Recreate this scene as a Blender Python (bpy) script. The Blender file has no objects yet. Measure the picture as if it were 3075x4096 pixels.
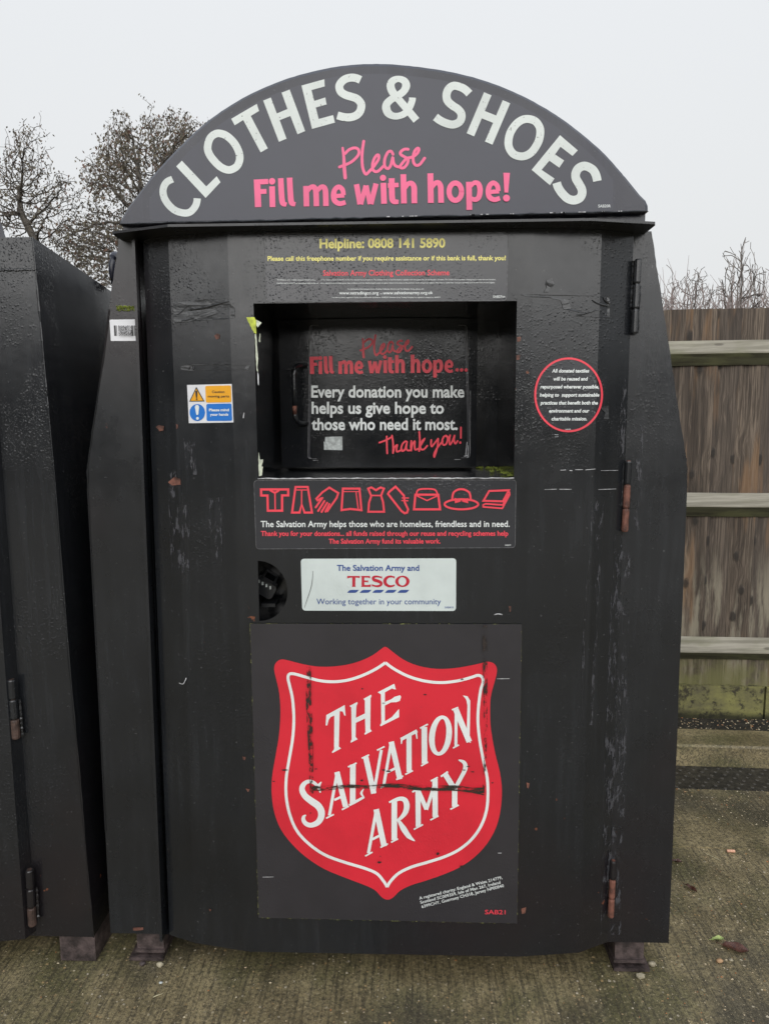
import bpy, math, random
import numpy as np
from mathutils import Vector, geometry
random.seed(7); rng = np.random.default_rng(7)
SC = bpy.context.scene
COL = SC.collection
R = math.radians

# ------------------------------------------------------------------ camera, sky, sun
PW, PH, FPX = 3075.0, 4096.0, 2850.0          # photograph size and focal length in its pixels
H = 1.462                                       # camera height above the concrete
DIST = 1.7                                      # camera to front of the bank
YAW, PITCH, ROLL = R(1.766), R(7.065), R(-0.253)
cam_d = bpy.data.cameras.new('camera'); cam = bpy.data.objects.new('camera', cam_d); COL.objects.link(cam)
cam_d.sensor_fit = 'VERTICAL'; cam_d.sensor_height = 24.0; cam_d.lens = FPX / PH * 24.0
cam_d.clip_start = 0.05; cam_d.clip_end = 600
fw = np.array([-math.sin(YAW) * math.cos(PITCH), math.cos(YAW) * math.cos(PITCH), -math.sin(PITCH)])
r0 = np.array([math.cos(YAW), math.sin(YAW), 0.0]); u0 = np.cross(r0, fw)
rt = math.cos(ROLL) * r0 + math.sin(ROLL) * u0
up = -math.sin(ROLL) * r0 + math.cos(ROLL) * u0
from mathutils import Matrix
cam.matrix_world = Matrix(((rt[0], up[0], -fw[0], 0), (rt[1], up[1], -fw[1], -DIST), (rt[2], up[2], -fw[2], H), (0, 0, 0, 1)))
SC.camera = cam
CAM = np.array([0, -DIST, H])

world = bpy.data.worlds.new('World'); SC.world = world; world.use_nodes = True
wt = world.node_tree; bg = wt.nodes['Background']
SUN_EL, SUN_AZ = R(11), R(187)
sky = wt.nodes.new('ShaderNodeTexSky'); sky.sky_type = 'NISHITA'; sky.sun_disc = False
sky.sun_elevation = SUN_EL; sky.sun_rotation = SUN_AZ; sky.dust_density = 6; sky.air_density = 2
hs = wt.nodes.new('ShaderNodeHueSaturation'); hs.inputs['Saturation'].default_value = 0.15
wt.links.new(sky.outputs[0], hs.inputs['Color'])
tcw = wt.nodes.new('ShaderNodeTexCoord'); sepw = wt.nodes.new('ShaderNodeSeparateXYZ'); wt.links.new(tcw.outputs['Generated'], sepw.inputs[0])
rmp = wt.nodes.new('ShaderNodeValToRGB'); wt.links.new(sepw.outputs['Z'], rmp.inputs[0])   # an overcast sky: even low down, brighter overhead
e = rmp.color_ramp.elements
e[0].position = 0.0; e[0].color = (6.35, 6.48, 6.5, 1)
e[1].position = 1.0; e[1].color = (8.5, 9.1, 10.2, 1)
x = rmp.color_ramp.elements.new(0.5); x.color = (6.95, 7.15, 7.4, 1)
x = rmp.color_ramp.elements.new(0.72); x.color = (8.5, 9.1, 10.0, 1)
mixw = wt.nodes.new('ShaderNodeMix'); mixw.data_type = 'RGBA'; mixw.inputs[0].default_value = 0.9
wt.links.new(hs.outputs[0], mixw.inputs[6]); wt.links.new(rmp.outputs[0], mixw.inputs[7])
wt.links.new(mixw.outputs[2], bg.inputs[0]); bg.inputs[1].default_value = 0.1

sd = bpy.data.lights.new('sun', 'SUN'); sd.energy = 2.65; sd.angle = R(92); sd.color = (1, 0.985, 0.965)
sun = bpy.data.objects.new('sun', sd); COL.objects.link(sun)
to_sun = Vector((0.12, -math.cos(SUN_EL), math.sin(SUN_EL)))
sun.rotation_euler = to_sun.to_track_quat('Z', 'Y').to_euler(); sun.location = (0, -5, 8)
vs = SC.view_settings; vs.view_transform = 'Standard'; vs.look = 'None'; vs.gamma = 1; vs.use_curve_mapping = False
vs.exposure = 0.36

# ------------------------------------------------------------------ measuring from the photograph
def ray(p):
    return fw + (p[0] - PW / 2) / FPX * rt - (p[1] - PH / 2) / FPX * up
def at(p, Y):
    d = ray(p); t = (Y + DIST) / d[1]; return CAM + d * t
def onz(p, z):
    d = ray(p); t = (z - H) / d[2]; return CAM + d * t

ZB, ZT, ZF = H - 1.372, H + 0.4382, H + 0.4405          # door bottom, door top, flange
DOOR = [(-0.641, 0.056), (-0.559, 0.027), (-0.412, 0.0), (0.291, 0.0), (0.449, 0.018), (0.536, 0.060)]
YS = 0.059                                                # plane of the side plates and of the lunette
def yf(X):
    if X <= DOOR[0][0]: return DOOR[0][1]
    for (xa, ya), (xb, yb) in zip(DOOR, DOOR[1:]):
        if X <= xb: return ya + (yb - ya) * (X - xa) / (xb - xa)
    return DOOR[-1][1]
def S_door(p, off=0.0):
    Y = 0.0
    for i in range(9): Y = yf(at(p, Y)[0]) - off
    return at(p, Y)
def S_plane(Y):
    return lambda p, off=0.0: at(p, Y - off)
S_lid = S_plane(YS)

# ------------------------------------------------------------------ objects
def tag(o, label=None, cat=None, group=None, kind=None):
    if label: o['label'] = label
    if cat: o['category'] = cat
    if group: o['group'] = group
    if kind: o['kind'] = kind
    return o
def empty(name, loc):
    o = bpy.data.objects.new(name, None); o.location = loc; o.empty_display_size = 0.1; COL.objects.link(o); return o
ROOT = {}
def rootloc(o):
    while o.parent: o = o.parent
    return np.array(o.location)

class MB:
    def __init__(s): s.v = []; s.f = []; s.m = []; s.k = 0
    def add(s, vs, fs, mi=0):
        b = len(s.v); s.v += [tuple(float(c) for c in v) for v in vs]
        for f in fs: s.f.append(tuple(b + i for i in f)); s.m.append(mi)
    def box(s, lo, hi, mi=0, rot=0, piv=(0, 0)):
        x0, y0, z0 = lo; x1, y1, z1 = hi
        vs = [(x, y, z) for x in (x0, x1) for y in (y0, y1) for z in (z0, z1)]
        if rot:
            c, n = math.cos(rot), math.sin(rot); px, py = piv
            vs = [(px + (x - px) * c - (y - py) * n, py + (x - px) * n + (y - py) * c, z) for x, y, z in vs]
        s.add(vs, [(0, 1, 3, 2), (4, 6, 7, 5), (0, 4, 5, 1), (2, 3, 7, 6), (0, 2, 6, 4), (1, 5, 7, 3)], mi)
    def tube(s, pts, r, n=8, mi=0, caps=True):
        pts = [np.array(p, float) for p in pts]; rs = r if isinstance(r, (list, tuple)) else [r] * len(pts)
        rings = []
        for i, p in enumerate(pts):
            d = pts[min(i + 1, len(pts) - 1)] - pts[max(i - 1, 0)]; d = d / (np.linalg.norm(d) + 1e-12)
            a = np.array([0, 0, 1.0]) if abs(d[2]) < 0.9 else np.array([1.0, 0, 0])
            u = np.cross(d, a); u /= np.linalg.norm(u); w = np.cross(d, u)
            rings.append([p + rs[i] * (math.cos(2 * math.pi * k / n) * u + math.sin(2 * math.pi * k / n) * w) for k in range(n)])
        vs = [q for g in rings for q in g]; fs = []
        for i in range(len(pts) - 1):
            for k in range(n): fs.append((i * n + k, i * n + (k + 1) % n, (i + 1) * n + (k + 1) % n, (i + 1) * n + k))
        if caps: fs += [tuple(range(n))[::-1], tuple((len(pts) - 1) * n + k for k in range(n))]
        s.add(vs, fs, mi)
    def poly(s, px, surf, off=0.0, holes=(), mi=0):          # a flat outline measured on the photo, laid on a real surface
        loops = [[Vector((p[0], -p[1], 0)) for p in L] for L in [px] + list(holes)]
        flat = [p for L in loops for p in L]
        tris = geometry.tessellate_polygon(loops)
        P = [surf((q[0], -q[1]), off) for q in flat]
        fs = []
        for t in tris:
            a, b, c = (flat[i] for i in t)
            cr = (b - a).cross(c - a).z
            if abs(cr) < 1e-9: continue
            fs.append(t if cr > 0 else (t[0], t[2], t[1]))
        s.add(P, fs, mi)
    def stroke(s, pts, w, surf, off=0.0, closed=False, smooth=True, cap=False, mi=0):
        s.k += 1; off = off + s.k * 0.00004
        ws = list(w) if isinstance(w, (list, tuple)) else [w] * len(pts)
        if smooth and len(pts) > 2: pts, ws = spline(pts, ws, closed)
        n = len(pts); P = [np.array(p, float) for p in pts]; L = []; Rr = []
        for i in range(n):
            if closed: d0 = P[i] - P[i - 1]; d1 = P[(i + 1) % n] - P[i]
            else: d0 = P[i] - P[max(i - 1, 0)]; d1 = P[min(i + 1, n - 1)] - P[i]
            if not d0.any(): d0 = d1
            if not d1.any(): d1 = d0
            d0 = d0 / np.linalg.norm(d0); d1 = d1 / np.linalg.norm(d1)
            t = d0 + d1; t = t / (np.linalg.norm(t) + 1e-9); nn = np.array([-t[1], t[0]])
            c = max(0.45, float(np.dot(nn, np.array([-d0[1], d0[0]])))); hw = ws[i] / 2 / c
            L.append(P[i] + nn * hw); Rr.append(P[i] - nn * hw)
        vs = [surf(q, off + 0.00035 * i / n) for i, q in enumerate(L)] + [surf(q, off + 0.00035 * i / n) for i, q in enumerate(Rr)]
        fs = []
        for i in range(n if closed else n - 1):
            j = (i + 1) % n; fs.append((i, n + i, n + j, j))
        s.add(vs, fs, mi)
        if cap and not closed:
            for q, a, b, ww, oe in ((P[0], P[0], P[1], ws[0], 0.0), (P[-1], P[-1], P[-2], ws[-1], 0.00036)):
                d = a - b; an = math.atan2(d[1], d[0])
                arc = [surf(q + ww / 2 * np.array([math.cos(an + x), math.sin(an + x)]), off + oe) for x in np.linspace(-math.pi / 2, math.pi / 2, 7)]
                s.add(arc, [tuple(range(7))], mi)
    def disc(s, c, rx, ry, surf, off=0.0, n=40, mi=0, inner=None):
        s.k += 1; off += s.k * 0.00006
        A = [2 * math.pi * i / n for i in range(n)]
        o = [surf((c[0] + rx * math.cos(a), c[1] + ry * math.sin(a)), off) for a in A]
        if inner:
            i_ = [surf((c[0] + inner[0] * math.cos(a), c[1] + inner[1] * math.sin(a)), off) for a in A]
            s.add(o + i_, [(k, (k + 1) % n, n + (k + 1) % n, n + k) for k in range(n)], mi)
        else: s.add(o, [tuple(range(n))], mi)
    def build(s, name, mats, parent=None, smooth=False, face=True):
        loc = rootloc(parent) if parent else np.zeros(3)
        me = bpy.data.meshes.new(name)
        me.from_pydata([tuple(np.array(v) - loc) for v in s.v], [], s.f)
        for m in (mats if isinstance(mats, (list, tuple)) else [mats]): me.materials.append(m)
        me.polygons.foreach_set('material_index', s.m)
        if smooth: me.polygons.foreach_set('use_smooth', [True] * len(s.f))
        me.update()
        o = bpy.data.objects.new(name, me); COL.objects.link(o)
        if parent: o.parent = parent
        return o

def spline(pts, ws, closed, k=6):
    n = len(pts); P = [np.array(p, float) for p in pts]; op = []; ow = []
    rngi = range(n if closed else n - 1)
    for i in rngi:
        p0 = P[(i - 1) % n] if closed or i > 0 else P[0]; p1 = P[i]; p2 = P[(i + 1) % n]
        p3 = P[(i + 2) % n] if closed or i + 2 < n else P[-1]
        for j in range(k):
            t = j / k
            op.append(0.5 * ((2 * p1) + (-p0 + p2) * t + (2 * p0 - 5 * p1 + 4 * p2 - p3) * t * t + (-p0 + 3 * p1 - 3 * p2 + p3) * t ** 3))
            ow.append(ws[i] * (1 - t) + ws[(i + 1) % n] * t)
    if not closed: op.append(P[-1]); ow.append(ws[-1])
    return op, ow
def cr(ox, oy, s):                                          # coordinates read on an enlargement of the photograph
    return lambda pts: [(ox + s * x, oy + s * y) for x, y in pts]
def rrect(q, r, n=5):                                       # rounded quadrilateral (tl, tr, br, bl)
    out = []; Q = [np.array(p, float) for p in q]
    for i in range(4):
        a, b, c = Q[i - 1], Q[i], Q[(i + 1) % 4]
        u = (a - b) / np.linalg.norm(a - b); v = (c - b) / np.linalg.norm(c - b)
        for k in range(n + 1):
            t = k / n; p = b + u * r * (1 - t) ** 2 + v * r * t ** 2
            out.append(tuple(p))
    return out

# lettering: the built-in font, turned into meshes
_dg = None
def text_mesh(body, bold, space=1.0):
    c = bpy.data.curves.new('t', 'FONT'); c.body = body; c.offset = bold; c.resolution_u = 3; c.space_character = space
    o = bpy.data.objects.new('t', c); COL.objects.link(o)
    bpy.context.view_layer.update()
    dg = bpy.context.evaluated_depsgraph_get()
    me = bpy.data.meshes.new_from_object(o.evaluated_get(dg))
    V = np.array([v.co[:2] for v in me.vertices]); F = [tuple(p.vertices) for p in me.polygons]
    bpy.data.objects.remove(o); bpy.data.curves.remove(c); bpy.data.meshes.remove(me)
    return V, F
CAPH = None
def text(mb, body, L, Rr, cap, surf, off, bold=0.02, shear=0.0, mi=0):
    """body set from L to R (points on its baseline in photo pixels), capital height cap."""
    global CAPH
    if CAPH is None: CAPH = text_mesh('H', 0)[0][:, 1].max()
    V, F = text_mesh(body, bold * 1.2)
    x0, x1 = V[:, 0].min(), V[:, 0].max()
    L = np.array(L, float); Rr = np.array(Rr, float); d = Rr - L; dn = d / np.linalg.norm(d); upv = np.array([dn[1], -dn[0]])
    vs = []
    for x, y in V:
        q = L + d * ((x - x0) / (x1 - x0)) + (upv + dn * shear) * (y / CAPH * cap)
        vs.append(surf(q, off))
    mb.add(vs, F, mi)

# ------------------------------------------------------------------ materials
class M:
    def __init__(s, name):
        s.m = bpy.data.materials.new(name); s.m.use_nodes = True; s.t = s.m.node_tree
        s.b = s.t.nodes['Principled BSDF']; s._c = None
    def n(s, typ, ins=None, **props):
        o = s.t.nodes.new('ShaderNode' + typ)
        for k, v in props.items(): setattr(o, k, v)
        for k, v in (ins or {}).items(): s.set(o.inputs[k], v)
        return o
    def set(s, sock, v):
        if hasattr(v, 'is_output') or isinstance(v, bpy.types.NodeSocket): s.t.links.new(v, sock)
        elif isinstance(v, (tuple, list)) and len(v) == 3 and sock.type == 'RGBA': sock.default_value = (*v, 1)
        else: sock.default_value = v
    def co(s, scale=(1, 1, 1)):
        if s._c is None: s._c = s.n('TexCoord').outputs['Object']
        if scale == (1, 1, 1): return s._c
        return s.n('Mapping', {0: s._c, 3: scale}).outputs[0]
    def noise(s, scale, detail=4, rough=0.55, vec=None, dist=0.0):
        return s.n('TexNoise', {'Vector': vec or s.co(), 'Scale': scale, 'Detail': detail, 'Roughness': rough, 'Distortion': dist}).outputs[0]
    def vor(s, scale, vec=None, feature='F1'):
        return s.n('TexVoronoi', {'Vector': vec or s.co(), 'Scale': scale}, feature=feature)
    def ramp(s, f, a, b, lo=0.0, hi=1.0):
        return s.n('MapRange', {0: f, 1: a, 2: b, 3: lo, 4: hi}, interpolation_type='SMOOTHSTEP').outputs[0]
    def mix(s, f, a, b, typ='MIX'):
        o = s.n('Mix', None, data_type='RGBA', blend_type=typ)
        s.set(o.inputs[0], f); s.set(o.inputs[6], a); s.set(o.inputs[7], b); return o.outputs[2]
    def math(s, op, a, b=0.0, c=None):
        o = s.n('Math', {0: a, 1: b}, operation=op)
        if c is not None: s.set(o.inputs[2], c)
        return o.outputs[0]
    def bump(s, h, dist, strength=1.0, prev=None):
        ins = {'Height': h, 'Distance': dist, 'Strength': strength}
        if prev is not None: ins['Normal'] = prev
        return s.n('Bump', ins).outputs[0]
    def out(s, color=None, rough=None, normal=None, **kw):
        if color is not None: s.set(s.b.inputs['Base Color'], color)
        if rough is not None: s.set(s.b.inputs['Roughness'], rough)
        if normal is not None: s.set(s.b.inputs['Normal'], normal)
        for k, v in kw.items(): s.set(s.b.inputs[k.replace('_', ' ')], v)
        return s.m
    def drops(s, amount=1.0, seed=0.0, gate=None):
        """rain standing on the surface: two sizes of beads, in patches"""
        v1 = s.vor(150, s.n('Mapping', {0: s.co(), 1: (seed, seed, seed), 3: (1, 1, 0.8)}).outputs[0])
        v2 = s.vor(330, s.n('Mapping', {0: s.co(), 1: (seed + 3, seed, seed), 3: (1, 1, 0.75)}).outputs[0])
        def bead(v, thr):
            rnd = s.n('SeparateColor', {0: v.outputs['Color']}).outputs[0]
            rad = s.math('MULTIPLY_ADD', rnd, 0.42, 0.08)
            h = s.math('SUBTRACT', 1.0, s.math('DIVIDE', v.outputs['Distance'], rad))
            h = s.math('POWER', s.math('MAXIMUM', h, 0.0), 0.6)
            return s.math('MULTIPLY', h, s.math('GREATER_THAN', rnd, thr))
        h = s.math('ADD', bead(v1, 0.35), s.math('MULTIPLY', bead(v2, 0.25), 0.5))
        g = gate if gate is not None else s.ramp(s.noise(3.2, 3), 0.46, 0.62)
        return s.math('MULTIPLY', s.math('MULTIPLY', h, g), amount)

def paint(name, base=(0.0118, 0.0130, 0.0152), amount=1.0, rough=(0.13, 0.30), seed=0.0, spec=0.5, rust=True, gate=None, ripple=0.05, ior=1.53):
    m = M(name)
    n1 = m.noise(2.3, 5, 0.6); streak = m.noise(6, 4, 0.6, m.co((9, 9, 0.7)))
    col = m.mix(m.ramp(streak, 0.42, 0.72), base, tuple(c * 1.35 + 0.0015 for c in base))
    col = m.mix(m.ramp(n1, 0.35, 0.7), col, tuple(c * 0.65 for c in base))
    col = m.mix(m.math('MULTIPLY', m.ramp(m.noise(1.1, 3, 0.6), 0.54, 0.72), 0.6), col, (base[0] * 1.7, base[1] * 1.05, base[2] * 1.0))
    dust = m.ramp(m.noise(140, 2, 0.5), 0.70, 0.78)
    col = m.mix(m.math('MULTIPLY', dust, 0.35), col, (0.16, 0.16, 0.16))
    if rust:
        rs = m.math('MULTIPLY', m.ramp(m.noise(17, 4, 0.65), 0.70, 0.74), m.ramp(m.noise(2.0, 2), 0.50, 0.62))
        col = m.mix(rs, col, (0.16, 0.055, 0.028))
    rg = m.n('MapRange', {0: m.noise(5, 5, 0.65), 1: 0.3, 2: 0.7, 3: rough[0], 4: rough[1]}).outputs[0]
    h = m.drops(amount, seed, gate)
    b0 = m.bump(m.noise(34, 3, 0.5), 0.004, ripple)
    b1 = m.bump(m.noise(3.0, 2, 0.5), 0.02, 0.045, b0)
    b2 = m.bump(h, 0.0009, 0.65, b1)
    return m.out(col, rg, b2, Specular_IOR_Level=spec, IOR=ior)
def vinyl(name, color, rough=0.35, amount=0.6, specks=0.0, seed=1.0, spec=0.5, ior=1.5):
    m = M(name); col = m.mix(m.ramp(m.noise(9, 4), 0.35, 0.75), color, tuple(c * 0.86 for c in color))
    if specks:
        sp = m.ramp(m.noise(150, 3, 0.6), 0.64, 0.70)
        sp2 = m.ramp(m.noise(45, 3, 0.7), 0.68, 0.74)
        col = m.mix(m.math('MULTIPLY', m.math('MAXIMUM', sp, sp2), specks), col, (0.06, 0.06, 0.055))
    nb = m.bump(m.drops(amount, seed), 0.0008, 0.7)
    return m.out(col, rough, nb, Specular_IOR_Level=spec, IOR=ior)
def plain(name, color, rough=0.6, var=0.3, scale=20, spec=0.5, bump=0.0):
    m = M(name); col = m.mix(m.ramp(m.noise(scale, 5, 0.6), 0.3, 0.7), tuple(c * (1 - var) for c in color), tuple(min(1, c * (1 + var)) for c in color))
    nb = m.bump(m.noise(scale * 4, 4), 0.004, bump) if bump else None
    return m.out(col, rough, nb, Specular_IOR_Level=spec)

MT = {}
MT['paint'] = paint('black_paint')
MT['side'] = paint('black_paint_side', base=(0.0127, 0.0138, 0.0160), amount=0.5, rough=(0.2, 0.36), seed=4.0)
MT['lid'] = paint('black_paint_lid', base=(0.013, 0.0142, 0.026), amount=0.2, rough=(0.25, 0.4), seed=9.0, rust=False)
MT['neighbour'] = paint('black_paint_rain', base=(0.0127, 0.0138, 0.0160), amount=1.6, rough=(0.14, 0.26), seed=6.0)
MT['interior'] = paint('black_paint_recess', base=(0.008, 0.009, 0.011), amount=0.5, rough=(0.1, 0.25), seed=2.0, rust=False)
MT['sticker'] = vinyl('dark_vinyl', (0.030, 0.031, 0.036), 0.2, 1.2, ior=1.55)
MT['lidvinyl'] = vinyl('dark_vinyl_matt', (0.020, 0.022, 0.038), 0.34, 0.12, ior=1.55)
MT['board'] = vinyl('grey_board', (0.030, 0.028, 0.032), 0.24, 0.9, seed=5.0, ior=1.55)
MT['white'] = vinyl('white_print', (0.72, 0.75, 0.74), 0.4, 0.3)
MT['lettergrey'] = vinyl('speckled_reflective_print', (0.66, 0.70, 0.67), 0.45, 0.2, specks=0.85)
MT['pink'] = vinyl('pink_print', (0.86, 0.12, 0.27), 0.4, 0.2)
MT['redprint'] = vinyl('red_print', (0.80, 0.055, 0.085), 0.4, 0.4)
MT['shieldred'] = vinyl('shield_red', (0.66, 0.022, 0.040), 0.36, 0.7, specks=0.12, seed=8.0)
MT['shieldwhite'] = vinyl('shield_white', (0.76, 0.78, 0.76), 0.4, 0.3, specks=0.10, seed=8.0)
MT['yellow'] = vinyl('yellow_print', (0.92, 0.84, 0.24), 0.4, 0.3)
MT['tescowhite'] = vinyl('white_vinyl', (0.60, 0.66, 0.64), 0.36, 1.2, seed=3.0)
MT['blue'] = vinyl('blue_print', (0.035, 0.075, 0.26), 0.4, 0.5)
MT['crimson'] = vinyl('crimson_print', (0.48, 0.012, 0.035), 0.4, 0.5)
MT['signblue'] = vinyl('safety_blue', (0.01, 0.16, 0.56), 0.35, 0.9)
MT['amber'] = vinyl('safety_amber', (0.80, 0.37, 0.01), 0.35, 0.9)
MT['ink'] = vinyl('black_ink', (0.02, 0.018, 0.02), 0.4, 0.3)
MT['paper'] = vinyl('label_white', (0.70, 0.70, 0.72), 0.45, 0.1)
MT['rust'] = plain('rusty_steel', (0.125, 0.050, 0.034), 0.65, 0.65, 45, bump=0.4)
MT['foot'] = plain('weathered_steel', (0.060, 0.044, 0.042), 0.55, 0.6, 35, bump=0.4)
MT['silver'] = plain('silver_foil', (0.42, 0.45, 0.44), 0.3, 0.3, 120)
MT['lime'] = plain('lime_tape', (0.46, 0.52, 0.06), 0.6, 0.35, 60)
MT['oldpaper'] = plain('torn_paper', (0.52, 0.55, 0.44), 0.7, 0.3, 70)
MT['moss'] = plain('moss', (0.20, 0.24, 0.035), 0.9, 0.6, 90, bump=0.6)
MT['scrape'] = plain('bare_scratch', (0.42, 0.42, 0.43), 0.5, 0.4, 80)
def residue(name, col, lo, hi, scale=70, stretch=(1, 1, 0.35)):
    m = M(name); a = m.ramp(m.noise(scale, 6, 0.75, m.co(stretch)), lo, hi)
    m.out(col, 0.6); m.set(m.b.inputs['Alpha'], a); return m.m
MT['dirt'] = residue('dirt_residue', (0.022, 0.014, 0.010), 0.46, 0.56, 100)
MT['flake'] = residue('flaked_paint', (0.050, 0.050, 0.056), 0.52, 0.60, 75, (1, 1, 0.28))
MT['rustdark'] = plain('old_dark_rust', (0.060, 0.036, 0.028), 0.6, 0.6, 50, bump=0.4)
MT['vinyledge'] = plain('worn_vinyl_edge', (0.10, 0.10, 0.105), 0.4, 0.5, 120)
MT['dirth'] = residue('dirt_residue_flat', (0.020, 0.016, 0.010), 0.44, 0.54, 45, (0.35, 1, 1.6))
MT['edgemoss'] = residue('edge_algae', (0.20, 0.21, 0.06), 0.52, 0.66, 90, (1, 1, 1))
def tape_mat():
    m = M('black_tape'); wr = m.noise(14, 3, 0.5, m.co((0.5, 1, 2.4)), 1.5)
    nb = m.bump(m.noise(160, 2), 0.001, 0.3, m.bump(wr, 0.006, 0.6))
    return m.out((0.026, 0.027, 0.029), m.ramp(m.noise(60, 3), 0.3, 0.7, 0.2, 0.4), nb, IOR=1.60)
MT['tape'] = tape_mat()

# ------------------------------------------------------------------ the clothes bank
bank = tag(empty('clothes_bank', (-0.06, 0.5, 0.0)), 'black steel clothes bank with an arched top, covered in charity stickers', 'clothes bank')
BACK = 1.02
plate = S_plane(YS)
LOUT = [(477, 953), (466, 1039), (445, 1169), (412, 1440), (374, 1695), (354, 1838), (347, 1885), (353, 2000)]
ROUT = [(2604, 925), (2632, 1113), (2680, 1417), (2718, 1683), (2743, 1830), (2748, 1875), (2746, 1968)]
Lw = [plate(p) for p in LOUT]; Rw = [plate(p) for p in ROUT]
XL = plate((443, 3733))[0]; XR = plate((2672, 3775))[0]
Lw = [(p[0], p[2]) for p in Lw] + [(XL, ZB)]; Rw = [(p[0], p[2]) for p in Rw] + [(XR, ZB)]
for i, X in enumerate((-0.798, -0.7995)): Lw[6 + i] = (X, Lw[6 + i][1])
def rag(pts, n=8, a=0.0009):                                 # plates cut by torch: never a perfectly straight edge
    out = []
    for (a0, b0), (a1, b1) in zip(pts, pts[1:]):
        for k in range(n):
            t = k / n; out.append((a0 + (a1 - a0) * t + random.uniform(-a, a) * (k > 0), b0 + (b1 - b0) * t))
    return out + [pts[-1]]
Lw, Rw = rag(Lw), rag(Rw)
GL, GLT, GR = -0.657, -0.645, 0.528                                       # inner edges of the side plates
b = MB()
def wall(prof, xin):
    n = len(prof); f = [(x, YS, z) for x, z in prof]; k = [(x, BACK, z) for x, z in prof]
    b.add(f + k, [(i, i + 1, n + i + 1, n + i) for i in range(n - 1)])
    inn = [((xin if xin > 0 else GL + (GLT - GL) * (z - ZB) / (ZT - ZB)), YS, z) for x, z in prof]
    b.add(f + inn, [(i, i + 1, n + i + 1, n + i) for i in range(n - 1)])
wall(Lw, GL); wall(Rw, GR)
b.add([(XL, YS, ZB), (XR, YS, ZB), (XR, BACK, ZB), (XL, BACK, ZB)], [(0, 1, 2, 3)])
bk = [(x, BACK, z) for x, z in Lw] + [(x, BACK, z) for x, z in reversed(Rw)]
b.add(bk, [tuple(range(len(bk)))])
# folded edge of the left plate, beside the dark door gap
ft, fb_ = GLT, GL
b.add([(x + dx, y, z) for z, x in ((ZB - 0.004, fb_), (ZT - 0.002, ft)) for dx, y in ((-.004, .036), (.003, .036), (.003, YS + .06), (-.004, YS + .06))], [(0, 1, 5, 4), (1, 2, 6, 5), (2, 3, 7, 6), (3, 0, 4, 7), (0, 3, 2, 1)])
# weld bead up the outer left edge
for prof, sg in ((Lw, -1),):
    pts = [(x - 0.001 * sg, YS - 0.001, z) for x, z in prof[18:-1:2]]
    b.tube(pts, [random.uniform(0.0012, 0.0026) for _ in pts], 5)
b.build('side_plates', MT['side'], bank)

# door: bent from one sheet, with the chute mouth and the lock port cut through
OP = [S_door(p) for p in ((1013, 1212.6), (2068, 1204.7), (1033, 1914.6), (2053, 1913))]
OX0, OX1 = (OP[0][0] + OP[2][0]) / 2, (OP[1][0] + OP[3][0]) / 2
OZ1, OZ0 = (OP[0][2] + OP[1][2]) / 2, (OP[2][2] + OP[3][2]) / 2
pa, pb, pc = S_door((1031.6, 2243)), S_door((1037, 2484.5)), S_door((1150.5, 2364))
LX = (pa[0] + pb[0]) / 2; LZ = (pa[2] + pb[2]) / 2; LR = (pa[2] - pb[2]) / 2; LRX = pc[0] - LX
half = [(LX + LRX * math.sin(a), LZ + LR * math.cos(a)) for a in np.linspace(0, math.pi, 26)]
d = MB()
def facet(i, mi=0):
    (xa, ya), (xb, yb) = DOOR[i], DOOR[i + 1]
    ns = 24
    for k in range(ns):
        z0, z1 = ZB + (ZF - .0004 - ZB) * k / ns, ZB + (ZF - .0004 - ZB) * (k + 1) / ns
        s0, s1 = (0.012 * k / ns, 0.012 * (k + 1) / ns) if i == 0 else (0, 0)
        d.add([(xa + s0, ya, z0), (xb, yb, z0), (xb, yb, z1), (xa + s1, ya, z1)], [(0, 1, 2, 3)], mi)
for i in (0, 1, 3, 4): facet(i)
x0, x1 = DOOR[2][0], DOOR[3][0]
outer = [(x0, ZB), (x1, ZB), (x1, ZF - .0004), (x0, ZF - .0004)]
hole1 = [(OX0, OZ0), (OX1, OZ0), (OX1, OZ1), (OX0, OZ1)]
loops = [[Vector((x, z, 0)) for x, z in L] for L in (outer, hole1, half)]
flat = [p for L in loops for p in L]
d.add([(p.x, 0, p.y) for p in flat], [tuple(t) for t in geometry.tessellate_polygon(loops)])
TH = 0.006                                                    # thickness of the sheet, seen at its edges
def rim(loop, mi=0):
    n = len(loop); d.add([(x, 0, z) for x, z in loop] + [(x, TH, z) for x, z in loop], [(i, (i + 1) % n, n + (i + 1) % n, n + i) for i in range(n)], mi)
rim(half); rim(hole1)
bot = [(x, y, ZB) for x, y in DOOR]; n = len(bot)
d.add(bot + [(x, y + TH, z) for x, y, z in bot], [(i, i + 1, n + i + 1, n + i) for i in range(n - 1)])
d.add([(DOOR[0][0], DOOR[0][1], ZB), (DOOR[0][0], DOOR[0][1], ZT), (DOOR[0][0], DOOR[0][1] + 0.05, ZT), (DOOR[0][0], DOOR[0][1] + 0.05, ZB)], [(0, 1, 2, 3)])
door = d.build('door', MT['paint'], bank)

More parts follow.
